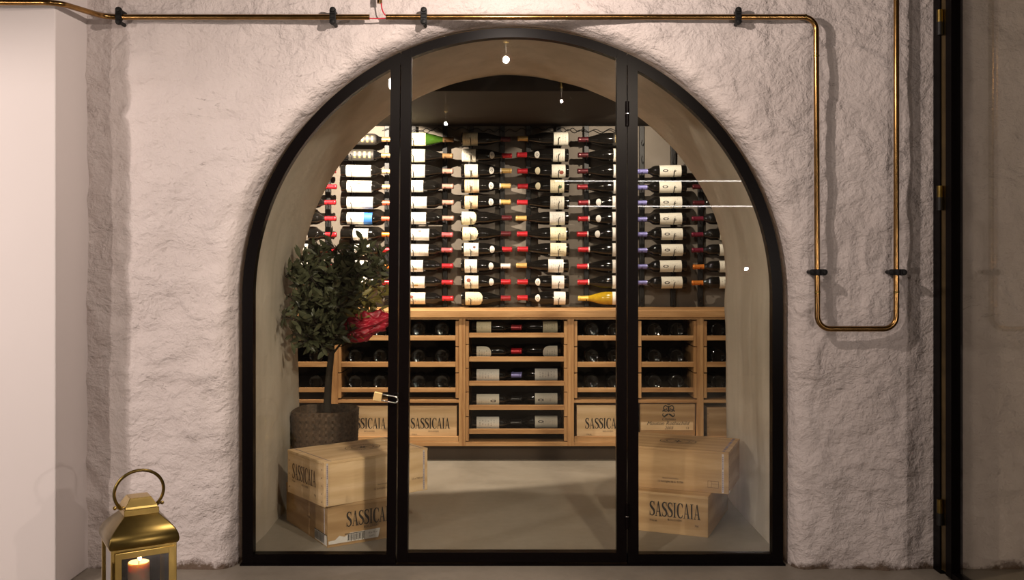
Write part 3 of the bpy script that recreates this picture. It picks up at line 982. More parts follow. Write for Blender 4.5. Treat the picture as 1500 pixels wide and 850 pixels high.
# ------------------------------------------------------------------ cellar: worktop, plinth, cabinets
CF, DC = 2.06, 6.06                    # cabinet front plane
def cx_(px, Y=CF): return (px-CX)*(CAMD+Y)/FPX
def cz_(py, Y=CF): return CAMH-(py-CY)*(CAMD+Y)/FPX
CX0, CX1 = cx_(400), cx_(1117)
ZT0, ZT1 = cz_(465.5), cz_(455)
tag(MB().box(CX0-0.06, CX1+0.06, CF-0.012, CYB-0.002, ZT0, ZT1).build('worktop', M['oak_x'], None, 0.003), 'long oak worktop under the wall of bottles', 'worktop')
ZB0, ZB1 = cz_(654), cz_(648)
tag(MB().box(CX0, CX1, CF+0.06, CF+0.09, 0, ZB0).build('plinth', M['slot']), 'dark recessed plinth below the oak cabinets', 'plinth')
CD = 0.45                              # cabinet depth

def cabinet(pl_, pr_, label, kind, trays, box_shelf=True):
    x0, x1 = cx_(pl_), cx_(pr_)
    mid = (x0+x1)/2
    t = thing('wine_cabinet', label, 'cabinet', (mid, CF, ZB0), 0, 'oak wine cabinets')
    h = (x1-x0)/2
    Z = lambda py: cz_(py)-ZB0
    top = ZT0-ZB0
    sw = 0.0205
    for sg in (-1, 1):
        MB().box(min(sg*h, sg*(h-sw)), max(sg*h, sg*(h-sw)), 0, CD, 0, top-0.001).build('side_panel', M['oak_z'], t, 0.0015)
    MB().box(-h+sw, h-sw, 0.002, CD, Z(654), Z(648)).build('bottom_panel', M['oak_x'], t, 0.001)
    MB().box(-h+sw, h-sw, 0.004, 0.03, top-0.012, top-0.002).build('top_rail', M['oak_x'], t)
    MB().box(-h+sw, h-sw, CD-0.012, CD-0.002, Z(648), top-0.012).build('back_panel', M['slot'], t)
    if box_shelf:
        MB().box(-h+sw, h-sw, 0.003, CD-0.012, Z(590.5), Z(586)).build('divider_shelf', M['oak_x'], t, 0.001)
        MB().box(-h+sw+0.003, h-sw-0.003, 0.006, 0.026, Z(648), Z(640)).build('front_board', M['oak_x'], t, 0.001)
    rw = 0.0205
    for (pa, pb, ra, rb) in trays:      # board top, board bottom, runner top, runner bottom
        d = MB().box(-h+sw+rw+0.001, h-sw-rw-0.001, 0.004, 0.022, Z(pb), Z(pa)).build('tray', M['oak_x'], t, 0.001)
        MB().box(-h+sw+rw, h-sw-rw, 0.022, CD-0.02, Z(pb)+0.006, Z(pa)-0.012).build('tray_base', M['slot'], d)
        for sg in (-1, 1):
            a, b = sg*(h-sw-0.0015), sg*(h-sw-rw)
            MB().box(min(a, b), max(a, b), 0.002, CD-0.03, Z(rb)+0.0025, Z(ra)-0.0025).build('runner', M['oak_z'], d, 0.001)
    return t, x0, x1

TR3 = [(492, 499, 470, 508), (530.6, 538, 508.5, 546.5), (568.5, 575, 547, 584)]
TR5 = [(488, 494.6, 470, 505), (523, 530, 505, 540), (558.5, 565.5, 540, 575), (594, 601, 575, 611), (629, 636, 611, 647)]
cab = {}
cab[0] = cabinet(400, 490, 'oak wine cabinet at the far left, half hidden behind the potted tree', 's', TR3)
cab[1] = cabinet(490, 582.7, 'oak wine cabinet right of the tree trunk, behind the left glass panel', 's', TR3)
cab[2] = cabinet(582.7, 677, 'oak wine cabinet just right of the door post with the padlock', 's', TR3)
cab[3] = cabinet(677, 836, 'wide oak wine cabinet with five trays in the middle of the row', 'w', TR5, False)
cab[4] = cabinet(836, 930, 'oak wine cabinet just left of the hinged door post', 's', TR3)
cab[5] = cabinet(930, 1026, 'oak wine cabinet behind the right glass panel, above the crest case', 's', TR3)
cab[6] = cabinet(1026, 1117, 'oak wine cabinet at the far right, cut by the vault edge', 's', TR3)

# ------------------------------------------------------------------ bottles
BORD = [(0.022, 0.0), (0.02, 0.45), (0.006, 0.74), (0.0, 0.86), (0.006, 0.96), (0.02, 1.0), (0.60, 1.0), (0.64, 0.97), (0.675, 0.87), (0.705, 0.69), (0.735, 0.52), (0.77, 0.43), (0.80, 0.40), (0.96, 0.37), (0.965, 0.42), (0.995, 0.42), (1.0, 0.36), (1.0, 0.0)]
BURG = [(0.022, 0.0), (0.02, 0.45), (0.006, 0.74), (0.0, 0.86), (0.006, 0.96), (0.02, 1.0), (0.40, 1.0), (0.47, 0.985), (0.53, 0.93), (0.59, 0.83), (0.65, 0.70), (0.71, 0.57), (0.76, 0.46), (0.80, 0.39), (0.96, 0.34), (0.965, 0.38), (0.995, 0.38), (1.0, 0.33), (1.0, 0.0)]
def prof_r(prof, u):
    for (a, ra), (b, rb) in zip(prof[3:], prof[4:]):
        if a <= u <= b and b > a:
            return ra+(rb-ra)*(u-a)/(b-a)
    return prof[-2][1]
def prof_slice(prof, u0, u1, n):
    return [(u0+(u1-u0)*i/n, prof_r(prof, u0+(u1-u0)*i/n)) for i in range(n+1)]
mesh_cache = {}
def bottle_body(shape, Ln, Rd):
    k = ('b', shape, round(Ln, 4), round(Rd, 4))
    if k not in mesh_cache:
        pr = BORD if shape == 'bord' else BURG
        mb = MB().lathe([(u*Ln, max(r*Rd, 0.0004)) for u, r in pr], 28, 'X')
        mesh_cache[k] = mb.mesh('bottle_glass', 0, True)
    return mesh_cache[k]
def bottle_cap(shape, Ln, Rd, u0=0.79):
    k = ('c', shape, round(Ln, 4), round(Rd, 4), u0)
    if k not in mesh_cache:
        pr = BORD if shape == 'bord' else BURG
        sl = prof_slice(pr, u0, 0.999, 14)
        g = 0.0011
        pts = [(sl[0][0]*Ln, 0.002)]+[(u*Ln, r*Rd+g) for u, r in sl]+[(1.004*Ln, 0.30*Rd), (1.005*Ln, 0.002)]
        mesh_cache[k] = MB().lathe(pts, 20, 'X').mesh('capsule', 0, True)
    return mesh_cache[k]
def bottle_patch(shape, Ln, Rd, u0, u1, half, shield=0, roll=0.0):
    """paper patch on the side of the bottle that faces the room (-Y)"""
    k = ('l', shape, round(Ln, 4), round(Rd, 4), round(u0, 3), round(u1, 3), half, shield, roll)
    if k in mesh_cache:
        return mesh_cache[k]
    pr = BORD if shape == 'bord' else BURG
    nu, nv = 12, 18
    vs, uvs, fs = [], [], []
    for i in range(nu+1):
        f = i/nu
        u = u0+(u1-u0)*f
        r = prof_r(pr, u)*Rd+0.0007
        hh = half
        if shield == 1 and f > 0.5:
            hh = half*math.sqrt(max(0.02, 1-((f-0.5)/0.52)**2))
        if shield == 2:
            hh = half*math.sqrt(max(0.02, 1-((f-0.5)/0.51)**2))
        for j in range(nv+1):
            a = R(-hh+2*hh*j/nv)+R(roll)
            vs.append((u*Ln, -r*math.cos(a), r*math.sin(a)))
            uvs.append((f, 0.5+(hh/half)*(j/nv-0.5)))
    for i in range(nu):
        for j in range(nv):
            a = i*(nv+1)+j
            fs.append((a, a+nv+1, a+nv+2, a+1))
    me = bpy.data.meshes.new('label')
    me.from_pydata(vs, [], fs)
    ul = me.uv_layers.new(name='UVMap')
    for poly in me.polygons:
        for li in poly.loop_indices:
            ul.data[li].uv = uvs[me.loops[li].vertex_index]
    me.polygons.foreach_set('use_smooth', [True]*len(me.polygons))
    mesh_cache[k] = me
    return me

def put(name, me, mat, parent):
    """object with its own material slot on shared mesh data"""
    o = bpy.data.objects.new(name, me)
    col.objects.link(o)
    if len(me.materials) == 0:
        me.materials.append(mat)
    o.material_slots[0].link = 'OBJECT'
    o.material_slots[0].material = mat
    o.parent = parent
    return o

ORD = ['topmost', 'second', 'third', 'fourth', 'fifth', 'sixth', 'seventh', 'eighth', 'ninth', 'tenth', 'eleventh']
WB = 2.43
SB = (CAMD+WB)/FPX
ROWY = [204, 227.5, 250.5, 273.5, 297, 320, 343, 366, 390, 413.5, 437]

def wall_bottle(shape, base_px, tip_px, py, cap, lab, labspan, words_, where, glass='glass_dark', neck=None, ring=None, shield=0, rd=None, tilt=0.0):
    Ln = abs(tip_px-base_px)*SB
    Rd = rd or (0.0435 if shape == 'burg' else 0.0385)
    c = P(base_px, py, WB)
    t = thing('wine_bottle', words_+', '+where, 'wine bottle', c, 0, 'wine bottles on the wall rack')
    ry = 0.0 if tip_px > base_px else PI
    t.rotation_euler = (0, ry+R(tilt), 0)
    put('glass', bottle_body(shape, Ln, Rd), M[glass], t)
    put('capsule', bottle_cap(shape, Ln, Rd, 0.785 if shape == 'bord' else 0.80), M['cap_'+cap], t)
    if lab:
        u0, u1 = [abs(q-base_px)/abs(tip_px-base_px) for q in labspan]
        put('label', bottle_patch(shape, Ln, Rd, u0, u1, 84, shield), M[lab], t)
    if neck:
        put('neck_label', bottle_patch(shape, Ln, Rd, 0.56, 0.655, 42, 2), M[neck], t)
    if ring:
        k = ('r', shape, round(Ln, 4))
        if k not in mesh_cache:
            pr = BORD if shape == 'bord' else BURG
            mesh_cache[k] = MB().lathe([(0.775*Ln, 0.36*Rd), (0.775*Ln, prof_r(pr, 0.775)*Rd+0.0012), (0.80*Ln, prof_r(pr, 0.80)*Rd+0.0016), (0.80*Ln, 0.3*Rd)], 18, 'X').mesh('band', 0, True)
        put('neck_band', mesh_cache[k], M['cap_white'], t)
    return t

COLS = [
 dict(n='column at the left vault edge', b=418, t=493, posts=(434, 481), shape='bord'),
 dict(n='column behind the left glass panel', b=500, t=576, posts=(516, 567), shape='bord'),
 dict(n='column by the padlocked door post', b=587, t=664, posts=(606, 652), shape='bord'),
 dict(n='left column mid door', b=676, t=749, posts=(690, 736), shape='burg'),
 dict(n='right column mid door', b=833, t=757, posts=(818, 774), shape='burg'),
 dict(n='column by the hinged door post', b=921, t=846, posts=(905, 859), shape='burg'),
 dict(n='column behind the right glass panel', b=1005, t=932, posts=(986, 940), shape='bord'),
 dict(n='column at the right vault edge', b=1089, t=1014, posts=(1072, 1026), shape='bord')]
B = {}
# col 0
for r in range(2, 9):
    B[0, r] = ('red', 'lab_white', (421, 452), {})
# col 1
B[1, 0] = ('bronze', 'lab_black', (516, 552), dict(glass='glass_black'))
B[1, 1] = ('bronze', 'lab_black', (512, 548), dict(glass='glass_black'))
B[1, 2] = ('tan', 'lab_white_plain', (508, 544), {})
B[1, 3] = ('tan', 'lab_redmark', (509, 545), {})
B[1, 4] = ('coral', 'lab_orange', (509, 547), {})
B[1, 5] = ('coral', 'lab_blue', (509, 546), {})
B[1, 6] = ('orange', 'lab_seal', (518, 540), {})
B[1, 7] = ('red', 'lab_seal', (520, 542), {})
B[1, 8] = ('orange', 'lab_seal', (517, 540), {})
B[1, 9] = ('red', 'lab_white', (517, 540), {})
c2 = [('bronze', 'lab_ivory', 624, 'glass_green'), ('bronze', 'lab_ivory', 623, 'glass_dark'), ('rose', 'lab_cream', 623, 'glass_dark'), ('rose', 'lab_white_plain', 620.5, 'glass_dark'),
      ('rose', 'lab_white_plain', 625.5, 'glass_dark'), ('rose', 'lab_white_plain', 624.5, 'glass_dark'), ('pink', 'lab_redmark', 629, 'glass_dark'), ('pink', 'lab_white', 628, 'glass_dark'),
      ('red', 'lab_seal', 620, 'glass_dark'), ('red', 'lab_seal', 622.5, 'glass_dark'), ('red', 'lab_crest', 623.5, 'glass_dark')]
for r, (cp_, lb, e, gl) in enumerate(c2):
    B[2, r] = (cp_, lb, (592 if r not in (6, 7) else 602, e), dict(glass=gl, shape='burg' if r < 3 else 'bord'))
c3 = [('maroon', 'lab_ivory', 678, 700, {}), ('red', 'lab_cream', 677, 697, dict(neck='lab_circle')), ('gold', 'lab_cream', 681, 700, dict(neck='lab_circle', ring=1)), ('gold', 'lab_tan', 681, 702, dict(neck='lab_circle', ring=1)),
      ('gold', 'lab_tan', 681, 700, dict(neck='lab_circle', ring=1)), ('maroon', 'lab_ivory', 676.5, 698, dict(shield=1)), ('maroon', 'lab_ivory', 678, 700, dict(shield=1)), ('red', 'lab_star', 680, 701, dict(neck='lab_white_plain')),
      ('white', 'lab_white', 681, 699, dict(neck='lab_white_plain')), ('red', 'lab_crest', 681, 701, dict(neck='lab_white_plain')), ('deep', 'lab_ivory', 682, 707, dict(shield=1))]
for r, (cp_, lb, a, b_, ex) in enumerate(c3):
    B[3, r] = (cp_, lb, (a, b_), ex)
c4_ = [('gold', 'lab_cream', 832, 811, {}), ('red', 'lab_cream', 827, 810, dict(neck='lab_circle')), ('red', 'lab_crest', 828, 808, dict(neck='lab_ivory')), ('red', 'lab_green', 826, 806, dict(neck='lab_ivory')),
       ('red', 'lab_cream', 826, 806, {}), ('gold', 'lab_white', 827, 805, {}), ('red', 'lab_ivory', 829, 806, {}), ('red', 'lab_ivory', 829, 806, {}), ('gold', 'lab_white', 825, 803, {}),
       ('red', 'lab_white_plain', 826, 808, dict(neck='lab_circle')), ('red', 'lab_white_plain', 828, 811, dict(neck='lab_circle'))]
for r, (cp_, lb, a, b_, ex) in enumerate(c4_):
    B[4, r] = (cp_, lb, (a, b_), ex)
c5 = ['maroon', 'maroon', 'maroon', 'deep', 'deep', 'red', 'red', 'red', 'red', 'red', 'yellow']
for r, cp_ in enumerate(c5):
    ex = {}
    if r in (4, 5, 6): ex['neck'] = 'lab_white_plain'
    if 4 <= r <= 9: ex['ring'] = 1
    if r == 10: ex['glass'] = 'glass_yellow'
    B[5, r] = (cp_, 'lab_white' if r > 1 else ('lab_black' if r == 0 else 'lab_cream'), (917, 898 if r < 4 else 896.5), ex)
for r in range(2, 10):
    B[6, r] = ('blue', 'lab_ring', ((997, 965.5), (997, 965), (998, 966), (998, 966), (999, 968), (999.5, 968), (997.5, 966), (998.5, 968))[r-2], {})
for r in range(3, 10):
    B[7, r] = ('orange' if r > 7 else ('maroon' if r < 5 else 'wine'), 'lab_cream', (1077, 1053), {})
LABW = {'lab_white': 'white label', 'lab_white_plain': 'plain white label', 'lab_black': 'black and gold label', 'lab_redmark': 'red-marked white label', 'lab_orange': 'orange-marked white label',
        'lab_blue': 'blue-ended white label', 'lab_seal': 'gold-sealed white label', 'lab_ivory': 'ivory label', 'lab_cream': 'cream label', 'lab_crest': 'crested label', 'lab_tan': 'tan label',
        'lab_star': 'starred cream label', 'lab_green': 'green-crested label', 'lab_ring': 'ringed cream label'}
first_row = {}
TILT = {}
for (c, r) in sorted(B):
    first_row.setdefault(c, []).append(r)
for (c, r), (cp_, lb, span, ex) in sorted(B.items()):
    C_ = COLS[c]
    ex = dict(ex)
    shape = ex.pop('shape', C_['shape'])
    k = first_row[c].index(r)
    words_ = '%s-capped bottle, %s' % (CAPS[cp_][1].replace(' ', '-'), LABW[lb])
    where = '%s, %s' % (ORD[k] if k == 0 else ORD[k]+' down', C_['n'])
    jit = rnd.uniform(-0.9, 0.9)
    slope = {0: 0.4, 1: 1.0, 2: 0.6, 3: 0.0, 4: 0.4, 5: 0.0, 6: -1.0, 7: -0.6}[c]
    yj = ROWY[r]+rnd.uniform(-0.5, 0.5)
    TILT[c, r] = (yj, slope*0.6+jit*0.5, ex.get('shape', shape))
    wall_bottle(shape, C_['b']+rnd.uniform(-0.7, 0.7), C_['t']+rnd.uniform(-1.2, 1.2), yj, cp_, lb, span, words_, where, tilt=slope*0.6+jit*0.5, **ex)

# racks: two black posts per column with wire cradles
ZR0 = ZT1+0.001
for ci, C_ in enumerate(COLS):
    xs = [(p-CX)*(CAMD+2.525)/FPX for p in C_['posts']]
    xm = sum(xs)/2
    t = thing('wine_rack', 'black bottle rack with wire cradles, '+C_['n'], 'wine rack', (xm, 2.525, ZR0), 0, 'bottle racks on the cellar wall')
    for x in xs:
        MB().box(x-xm-0.016, x-xm+0.016, -0.011, 0.024, 0, CZC-ZR0-0.002).build('post', M['black'], t, 0.002)
    for r, py in enumerate(ROWY):
        yj, tl, shp = TILT.get((ci, r), (py, 0.0, C_['shape']))
        z0c = CAMH-(yj-CY)*SB-ZR0
        Rd = 0.0435 if shp == 'burg' else 0.0385
        sgn = 1 if C_['t'] > C_['b'] else -1
        for e, px in enumerate(C_['posts']):
            xq = (px-CX)*SB-xm
            zc = z0c-math.sin(R(tl))*sgn*abs(px-C_['b'])*SB
            ya = WB-2.525
            if e == 0:
                rr_ = Rd+0.0038
                pts = [(xs[0]-xm, -0.008, zc-rr_-0.004), (xq, ya+0.02, zc-rr_)]
                pts += [(xq, ya-rr_*math.sin(a), zc-rr_*math.cos(a)) for a in [R(10*k) for k in range(0, 9)]]
                pts += [(xq-0.006*sgn, ya-rr_-0.009, zc+0.004)]
            else:
                rr_ = Rd*0.42+0.0046
                pts = [(xs[1]-xm, -0.008, zc-rr_-0.006), (xq, ya+0.02, zc-rr_)]
                pts += [(xq, ya-rr_*math.sin(a), zc-rr_*math.cos(a)) for a in [R(15*k) for k in range(0, 6)]]
            MB().tube(pts, 0.0024, 6).build('cradle', M['black'], t, 0, True)

# squiggly cable along the top of the wall
pts = []
for i in range(220):
    px = 560+i*(925-560)/219
    py = 190+2.1*math.sin(px*0.35+1.2*math.sin(px*0.06))+1.5*math.sin(px*0.045)
    pts.append(P(px, py, 2.49))
tag(MB().tube(pts, 0.0028, 6).build('cable', M['rubber'], None, 0, True), 'wavy black cable strung along the top of the bottle wall', 'cable')

# bottles lying bottom-out on the cabinet trays
UNITN = {0: 'the far left cabinet', 1: 'the cabinet right of the tree trunk', 2: 'the cabinet right of the padlocked post', 4: 'the cabinet left of the hinged post', 5: 'the cabinet above the crest case', 6: 'the far right cabinet'}
BX = {0: (431, 463), 1: (520, 556.5), 2: (613, 647), 4: (867, 900), 5: (959, 992), 6: (1052, 1086)}
TRN = ['top tray', 'middle tray', 'bottom tray']
bb = None
for u, xs in BX.items():
    for ti, (pa, pb, ra, rb) in enumerate(TR3):
        for bi, px in enumerate(xs):
            if (u == 6 and bi == 1) or (u == 0 and bi == 0):
                continue
            Rd, Ln = 0.0445, 0.31
            z = cz_(pa)-0.012+Rd+0.0008
            Yb = CF+0.032
            x = (px-CX)*(CAMD+Yb)/FPX
            side = '' if u in (0, 6) else ('left ' if bi == 0 else 'right ')
            t = thing('wine_bottle', 'bottle lying base out, %son %s, %s' % (side, TRN[ti], UNITN[u]), 'wine bottle', (x, Yb, z), PI/2, 'wine bottles on the cabinet trays')
            put('glass', bottle_body('bord', Ln, Rd), M['glass_dark'], t)
            put('capsule', bottle_cap('bord', Ln, Rd), M['cap_maroon'], t)
    # little stops on the tray boards are parts of the trays
for u in (0, 1, 2, 4, 5, 6):
    t, x0, x1 = cab[u]
    trays = [c for c in t.children if c.name.startswith('tray')]
    for tr, (pa, pb, ra, rb) in zip(trays, TR3):
        h = (x1-x0)/2
        zz = cz_(pa)-ZB0
        for f in (-0.62, -0.16, 0.08, 0.62):
            MB().box(f*h-0.0045, f*h+0.0045, 0.008, 0.018, zz-0.001, zz+0.006).build('bottle_stop', M['chrome'], tr, 0.001)
# bottles lying lengthways in the wide cabinet
WL = [('lab_ivory', 'lab_ivory', 'deep', 'ivory'), ('lab_cream', 'lab_cream', 'red', 'cream'), ('lab_white', 'lab_white', 'blue', 'white'), ('lab_ring', 'lab_ring', 'black', 'ringed'), ('lab_white', 'lab_ring', 'black', 'lowest')]
TRN5 = ['topmost tray', 'second tray', 'third tray', 'fourth tray', 'lowest tray']
for ti, (pa, pb, ra, rb) in enumerate(TR5):
    Rd, Ln = 0.0395, 0.315
    z = cz_(pa)-0.012+Rd+0.0006
    la, lb2, cp_, _ = WL[ti]
    for side in (0, 1):
        Yb = CF+0.072 if side == 0 else CF+0.112
        px = 691 if side == 0 else 822
        x = (px-CX)*(CAMD+Yb)/FPX
        lw = LABW[la if side == 0 else lb2]
        t = thing('wine_bottle', 'bottle lying lengthways with %s, %s one on %s of wide cabinet' % (lw, 'left' if side == 0 else 'right', TRN5[ti]), 'wine bottle', (x, Yb, z), 0, 'wine bottles in the wide cabinet')
        t.rotation_euler = (0, 0 if side == 0 else PI, 0)
        put('glass', bottle_body('bord', Ln, Rd), M['glass_dark'], t)
        put('capsule', bottle_cap('bord', Ln, Rd), M['cap_'+cp_], t)
        u0, u1 = (0.10, 0.55) if side == 0 else (0.08, 0.53)
        if ti < 2: u1 -= 0.16
        put('label', bottle_patch('bord', Ln, Rd, u0, u1, 70, 1 if ti == 1 else 0, (12, -14, 6, -8, 10)[ti]*(1 if side == 0 else -1)), M[la if side == 0 else lb2], t)

# ------------------------------------------------------------------ wooden wine cases
def case(label, origin, yaw, lx, ly, h, dark=False, group='wooden wine cases'):
    """origin: front-left bottom corner"""
    t = thing('wine_case', label, 'wooden case', origin, yaw, group)
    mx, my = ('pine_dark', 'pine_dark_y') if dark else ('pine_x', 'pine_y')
    b = MB()
    th = 0.012
    b.box(0, lx, 0, th, 0, h-th)
    b.box(0, lx, ly-th, ly, 0, h-th)
    b.box(th, lx-th, th, ly-th, 0, th)
    b.build('side_boards', M[mx], t, 0.0012)
    e = MB()
    e.box(-0.0008, th, th*0.5, ly-th*0.5, 0.0005, h-th-0.0004)
    e.box(lx-th, lx+0.0008, th*0.5, ly-th*0.5, 0.0005, h-th-0.0004)
    e.build('end_boards', M[my], t, 0.001)
    MB().box(-0.001, lx+0.001, -0.001, ly+0.001, h-th, h).build('lid', M[mx], t, 0.0015)
    return t

def prt(name, me, mat, t, face, x, y, z):
    return on_face(link(name, me, M[mat], t), face, x, y, z)

E = 0.0016
def star_mesh(rx, ry):
    mb = MB()
    def ell(k0, k1, n=48):
        vs, fs = [], []
        for i in range(n):
            a = 2*PI*i/n
            vs += [(rx*k0*math.cos(a), ry*k0*math.sin(a), 0), (rx*k1*math.cos(a), ry*k1*math.sin(a), 0)]
        for i in range(n):
            j = (i+1) % n
            fs.append((2*i, 2*i+1, 2*j+1, 2*j))
        mb.add(vs, fs)
    ell(1.0, 0.96)
    ell(0.66, 0.63)
    ell(0.60, 0.585)
    for k in range(8):
        a = 2*PI*k/8
        r = 0.60 if k % 2 == 0 else 0.42
        q = [(0.0, 0.0), (0.12*math.cos(a-PI/8), 0.12*math.sin(a-PI/8)), (r*math.cos(a), r*math.sin(a)), (0.12*math.cos(a+PI/8), 0.12*math.sin(a+PI/8))]
        mb.add([(x*rx, y*ry, 0) for x, y in q], [(0, 1, 2, 3)])
    # letter-like marks round the ring
    for k in range(40):
        if k % 10 in (0, 9): continue
        a = 2*PI*k/40
        w = 0.045
        vs = []
        for aa, rr in ((a, 0.74), (a+w, 0.74), (a+w, 0.88), (a, 0.88)):
            vs.append((rx*rr*math.cos(aa), ry*rr*math.sin(aa), 0))
        mb.add(vs, [(0, 1, 2, 3)])
    me = bpy.data.meshes.new('star_emblem')
    me.from_pydata(mb.v, [], mb.f)
    return me

def nails(t, xs, ys, zs, r=0.0028):
    mb = MB()
    for x, y, z, ax in zip(xs, ys, zs, ['']*len(xs)):
        mb.lathe([(-0.0012, r), (0.0008, r*0.8)], 8, 'X', (x, y, z))
    mb.build('nails', M['nail'], t)

def seal_tape(t, x, y, h, face, w=0.009):
    me = MB().box(-w/2, w/2, -h/2, h/2, -0.0004, 0.0004).mesh('tape')
    o = prt('seal_tape', me, 'tape', t, face, x, y, h/2+0.004)
    m = MB()
    k = 0
    z = -h/2+0.006
    while z < h/2-0.01:
        dz = 0.004+0.004*((k*7) % 5)/5
        if not (0.52 < (z+h/2)/h < 0.60):
            m.add([(-0.002, z, 0.0009), (0.002, z, 0.0009), (0.002, z+dz, 0.0009), (-0.002, z+dz, 0.0009)], [(0, 1, 2, 3)])
        z += dz+0.003
        k += 1
    me2 = bpy.data.meshes.new('tape_print')
    me2.from_pydata(m.v, [], m.f)
    q = link('tape_print', me2, M['ink_violet'], o)
    return o

# left upper case (long side towards the door)
nx, ny = -0.8166, 0.213
H1, H2 = 0.182, 0.196
t = case('pale wooden case with star lid, on top of the left stack', (nx, ny, H1+0.0005), R(38), 0.531, 0.366, H2, False, 'stacked wine cases')
prt('wordmark', word_mesh(0.235, 0.070), 'ink_brown', t, 'left', -E, 0.195, 0.108)
prt('print', font_mesh('BOLGHERI', 0.013, 0, 1.1), 'ink_brown', t, 'left', -E, 0.185, 0.058)
prt('print', font_mesh('ITALIA', 0.011), 'ink_brown', t, 'left', -E, 0.30, 0.062)
prt('print', font_mesh('750', 0.011), 'ink_brown', t, 'left', -E, 0.085, 0.036)
prt('star_emblem', star_mesh(0.088, 0.062), 'ink', t, 'top', 0.30, 0.20, H2+0.0006)
prt('print', font_mesh('TENUTA SAN GUIDO', 0.009), 'ink_brown', t, 'front', 0.305, -E, 0.062)
prt('print', font_mesh('12 bottiglie da lt. 0,750', 0.0135, 0.15), 'ink_brown', t, 'front', 0.305, -E, 0.044)
prt('print', font_mesh('12 x 750 ml', 0.013), 'ink_brown', t, 'front', 0.474, -E, 0.062)
nails(t, [-0.001]*5+[-0.001]*3, [0.02]*5+[0.345]*3, [0.02, 0.055, 0.09, 0.125, 0.16, 0.03, 0.09, 0.15])
seal_tape(t, 0.013, -E, 0.185, 'front')
seal_tape(t, 0.510, -E, 0.185, 'front')
# wire bands on the lid ends
MB().box(0.030, 0.033, 0.0, 0.366, H2, H2+0.0008).box(0.506, 0.509, 0, 0.366, H2, H2+0.0008).build('lid_tape', M['ink_violet'], t)
# left lower case (short side towards the door)
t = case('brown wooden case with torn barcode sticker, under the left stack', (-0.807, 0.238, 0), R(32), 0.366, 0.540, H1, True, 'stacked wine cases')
prt('wordmark', word_mesh(0.235, 0.066), 'ink', t, 'front', 0.205, -E, 0.112)
prt('print', font_mesh('BOLGHERI', 0.014, 0, 1.1), 'ink', t, 'front', 0.205, -E, 0.068)
prt('print', font_mesh('TENUTA', 0.012), 'ink', t, 'left', -E, 0.22, 0.085)
seal_tape(t, -E, 0.035, 0.16, 'left')
# the sticker wraps the corner; its front half is torn
me = bpy.data.meshes.new('sticker')
me.from_pydata([(0, 0.012, 0), (0.235, 0.012, 0), (0.245, 0.052, 0), (0.10, 0.050, 0), (0.075, 0.036, 0), (0.05, 0.044, 0), (0.03, 0.028, 0), (0, 0.026, 0)], [], [tuple(range(8))])
sk = prt('sticker', me, 'paper', t, 'front', 0.004, -E, 0.001)
bar = MB()
x = 0.088
k = 0
while x < 0.165:
    w = 0.0012+0.0022*((k*5) % 3)/2
    bar.add([(x, 0.014+0.010*((k*3) % 4)/8, 0.0006), (x+w, 0.014+0.010*((k*3) % 4)/8, 0.0006), (x+w, 0.044, 0.0006), (x, 0.044, 0.0006)], [(0, 1, 2, 3)])
    x += w+0.0015+0.0012*((k*7) % 3)/2
    k += 1
for a in ((0.075, 0.0455, 0.170, 0.0485), (0.167, 0.012, 0.170, 0.0485)):
    bar.add([(a[0], a[1], 0.0006), (a[2], a[1], 0.0006), (a[2], a[3], 0.0006), (a[0], a[3], 0.0006)], [(0, 1, 2, 3)])
me = bpy.data.meshes.new('barcode')
me.from_pydata(bar.v, [], bar.f)
link('barcode', me, M['ink'], sk)
o = link('print', font_mesh('12 x 75 cl', 0.011), M['ink'], sk)
o.location = (0.208, 0.038, 0.0008)
o = link('print', font_mesh('LOT 5', 0.009), M['ink'], sk)
o.location = (0.204, 0.022, 0.0008)
me = bpy.data.meshes.new('sticker')
me.from_pydata([(-0.15, 0.0, 0), (0, 0.0, 0), (0, 0.048, 0), (-0.15, 0.048, 0)], [], [(0, 1, 2, 3)])
sk = prt('sticker', me, 'paper', t, 'left', -E, 0.004, 0.006)
bar = MB()
x, k = -0.145, 0
while x < -0.035:
    w = 0.0014+0.0026*((k*5) % 3)/2
    bar.add([(x, 0.005, 0.0006), (x+w, 0.005, 0.0006), (x+w, 0.042, 0.0006), (x, 0.042, 0.0006)], [(0, 1, 2, 3)])
    x += w+0.0018+0.0014*((k*7) % 3)/2
    k += 1
bar.add([(-0.15, 0.044, 0.0006), (0, 0.044, 0.0006), (0, 0.048, 0.0006), (-0.15, 0.048, 0.0006)], [(0, 1, 2, 3)])
me = bpy.data.meshes.new('barcode')
me.from_pydata(bar.v, [], bar.f)
link('barcode', me, M['ink'], sk)

# right lower case: short side to the door
ya = R(-22)
fr = Vector((0.8825, 0.394, 0))
org = fr-0.366*Vector((math.cos(ya), math.sin(ya), 0))
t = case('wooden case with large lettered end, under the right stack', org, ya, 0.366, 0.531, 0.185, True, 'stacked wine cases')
prt('wordmark', word_mesh(0.235, 0.068), 'ink', t, 'front', 0.215, -E, 0.110)
prt('print', font_mesh('BOLGHERI', 0.013, 0, 1.1), 'ink', t, 'front', 0.215, -E, 0.064)
prt('print', font_mesh('ITALIA', 0.012), 'ink', t, 'front', 0.115, -E, 0.054)
prt('print', font_mesh('750', 0.012), 'ink', t, 'front', 0.315, -E, 0.046)
nails(t, [0.367]*3, [0.02]*3, [0.03, 0.09, 0.15])
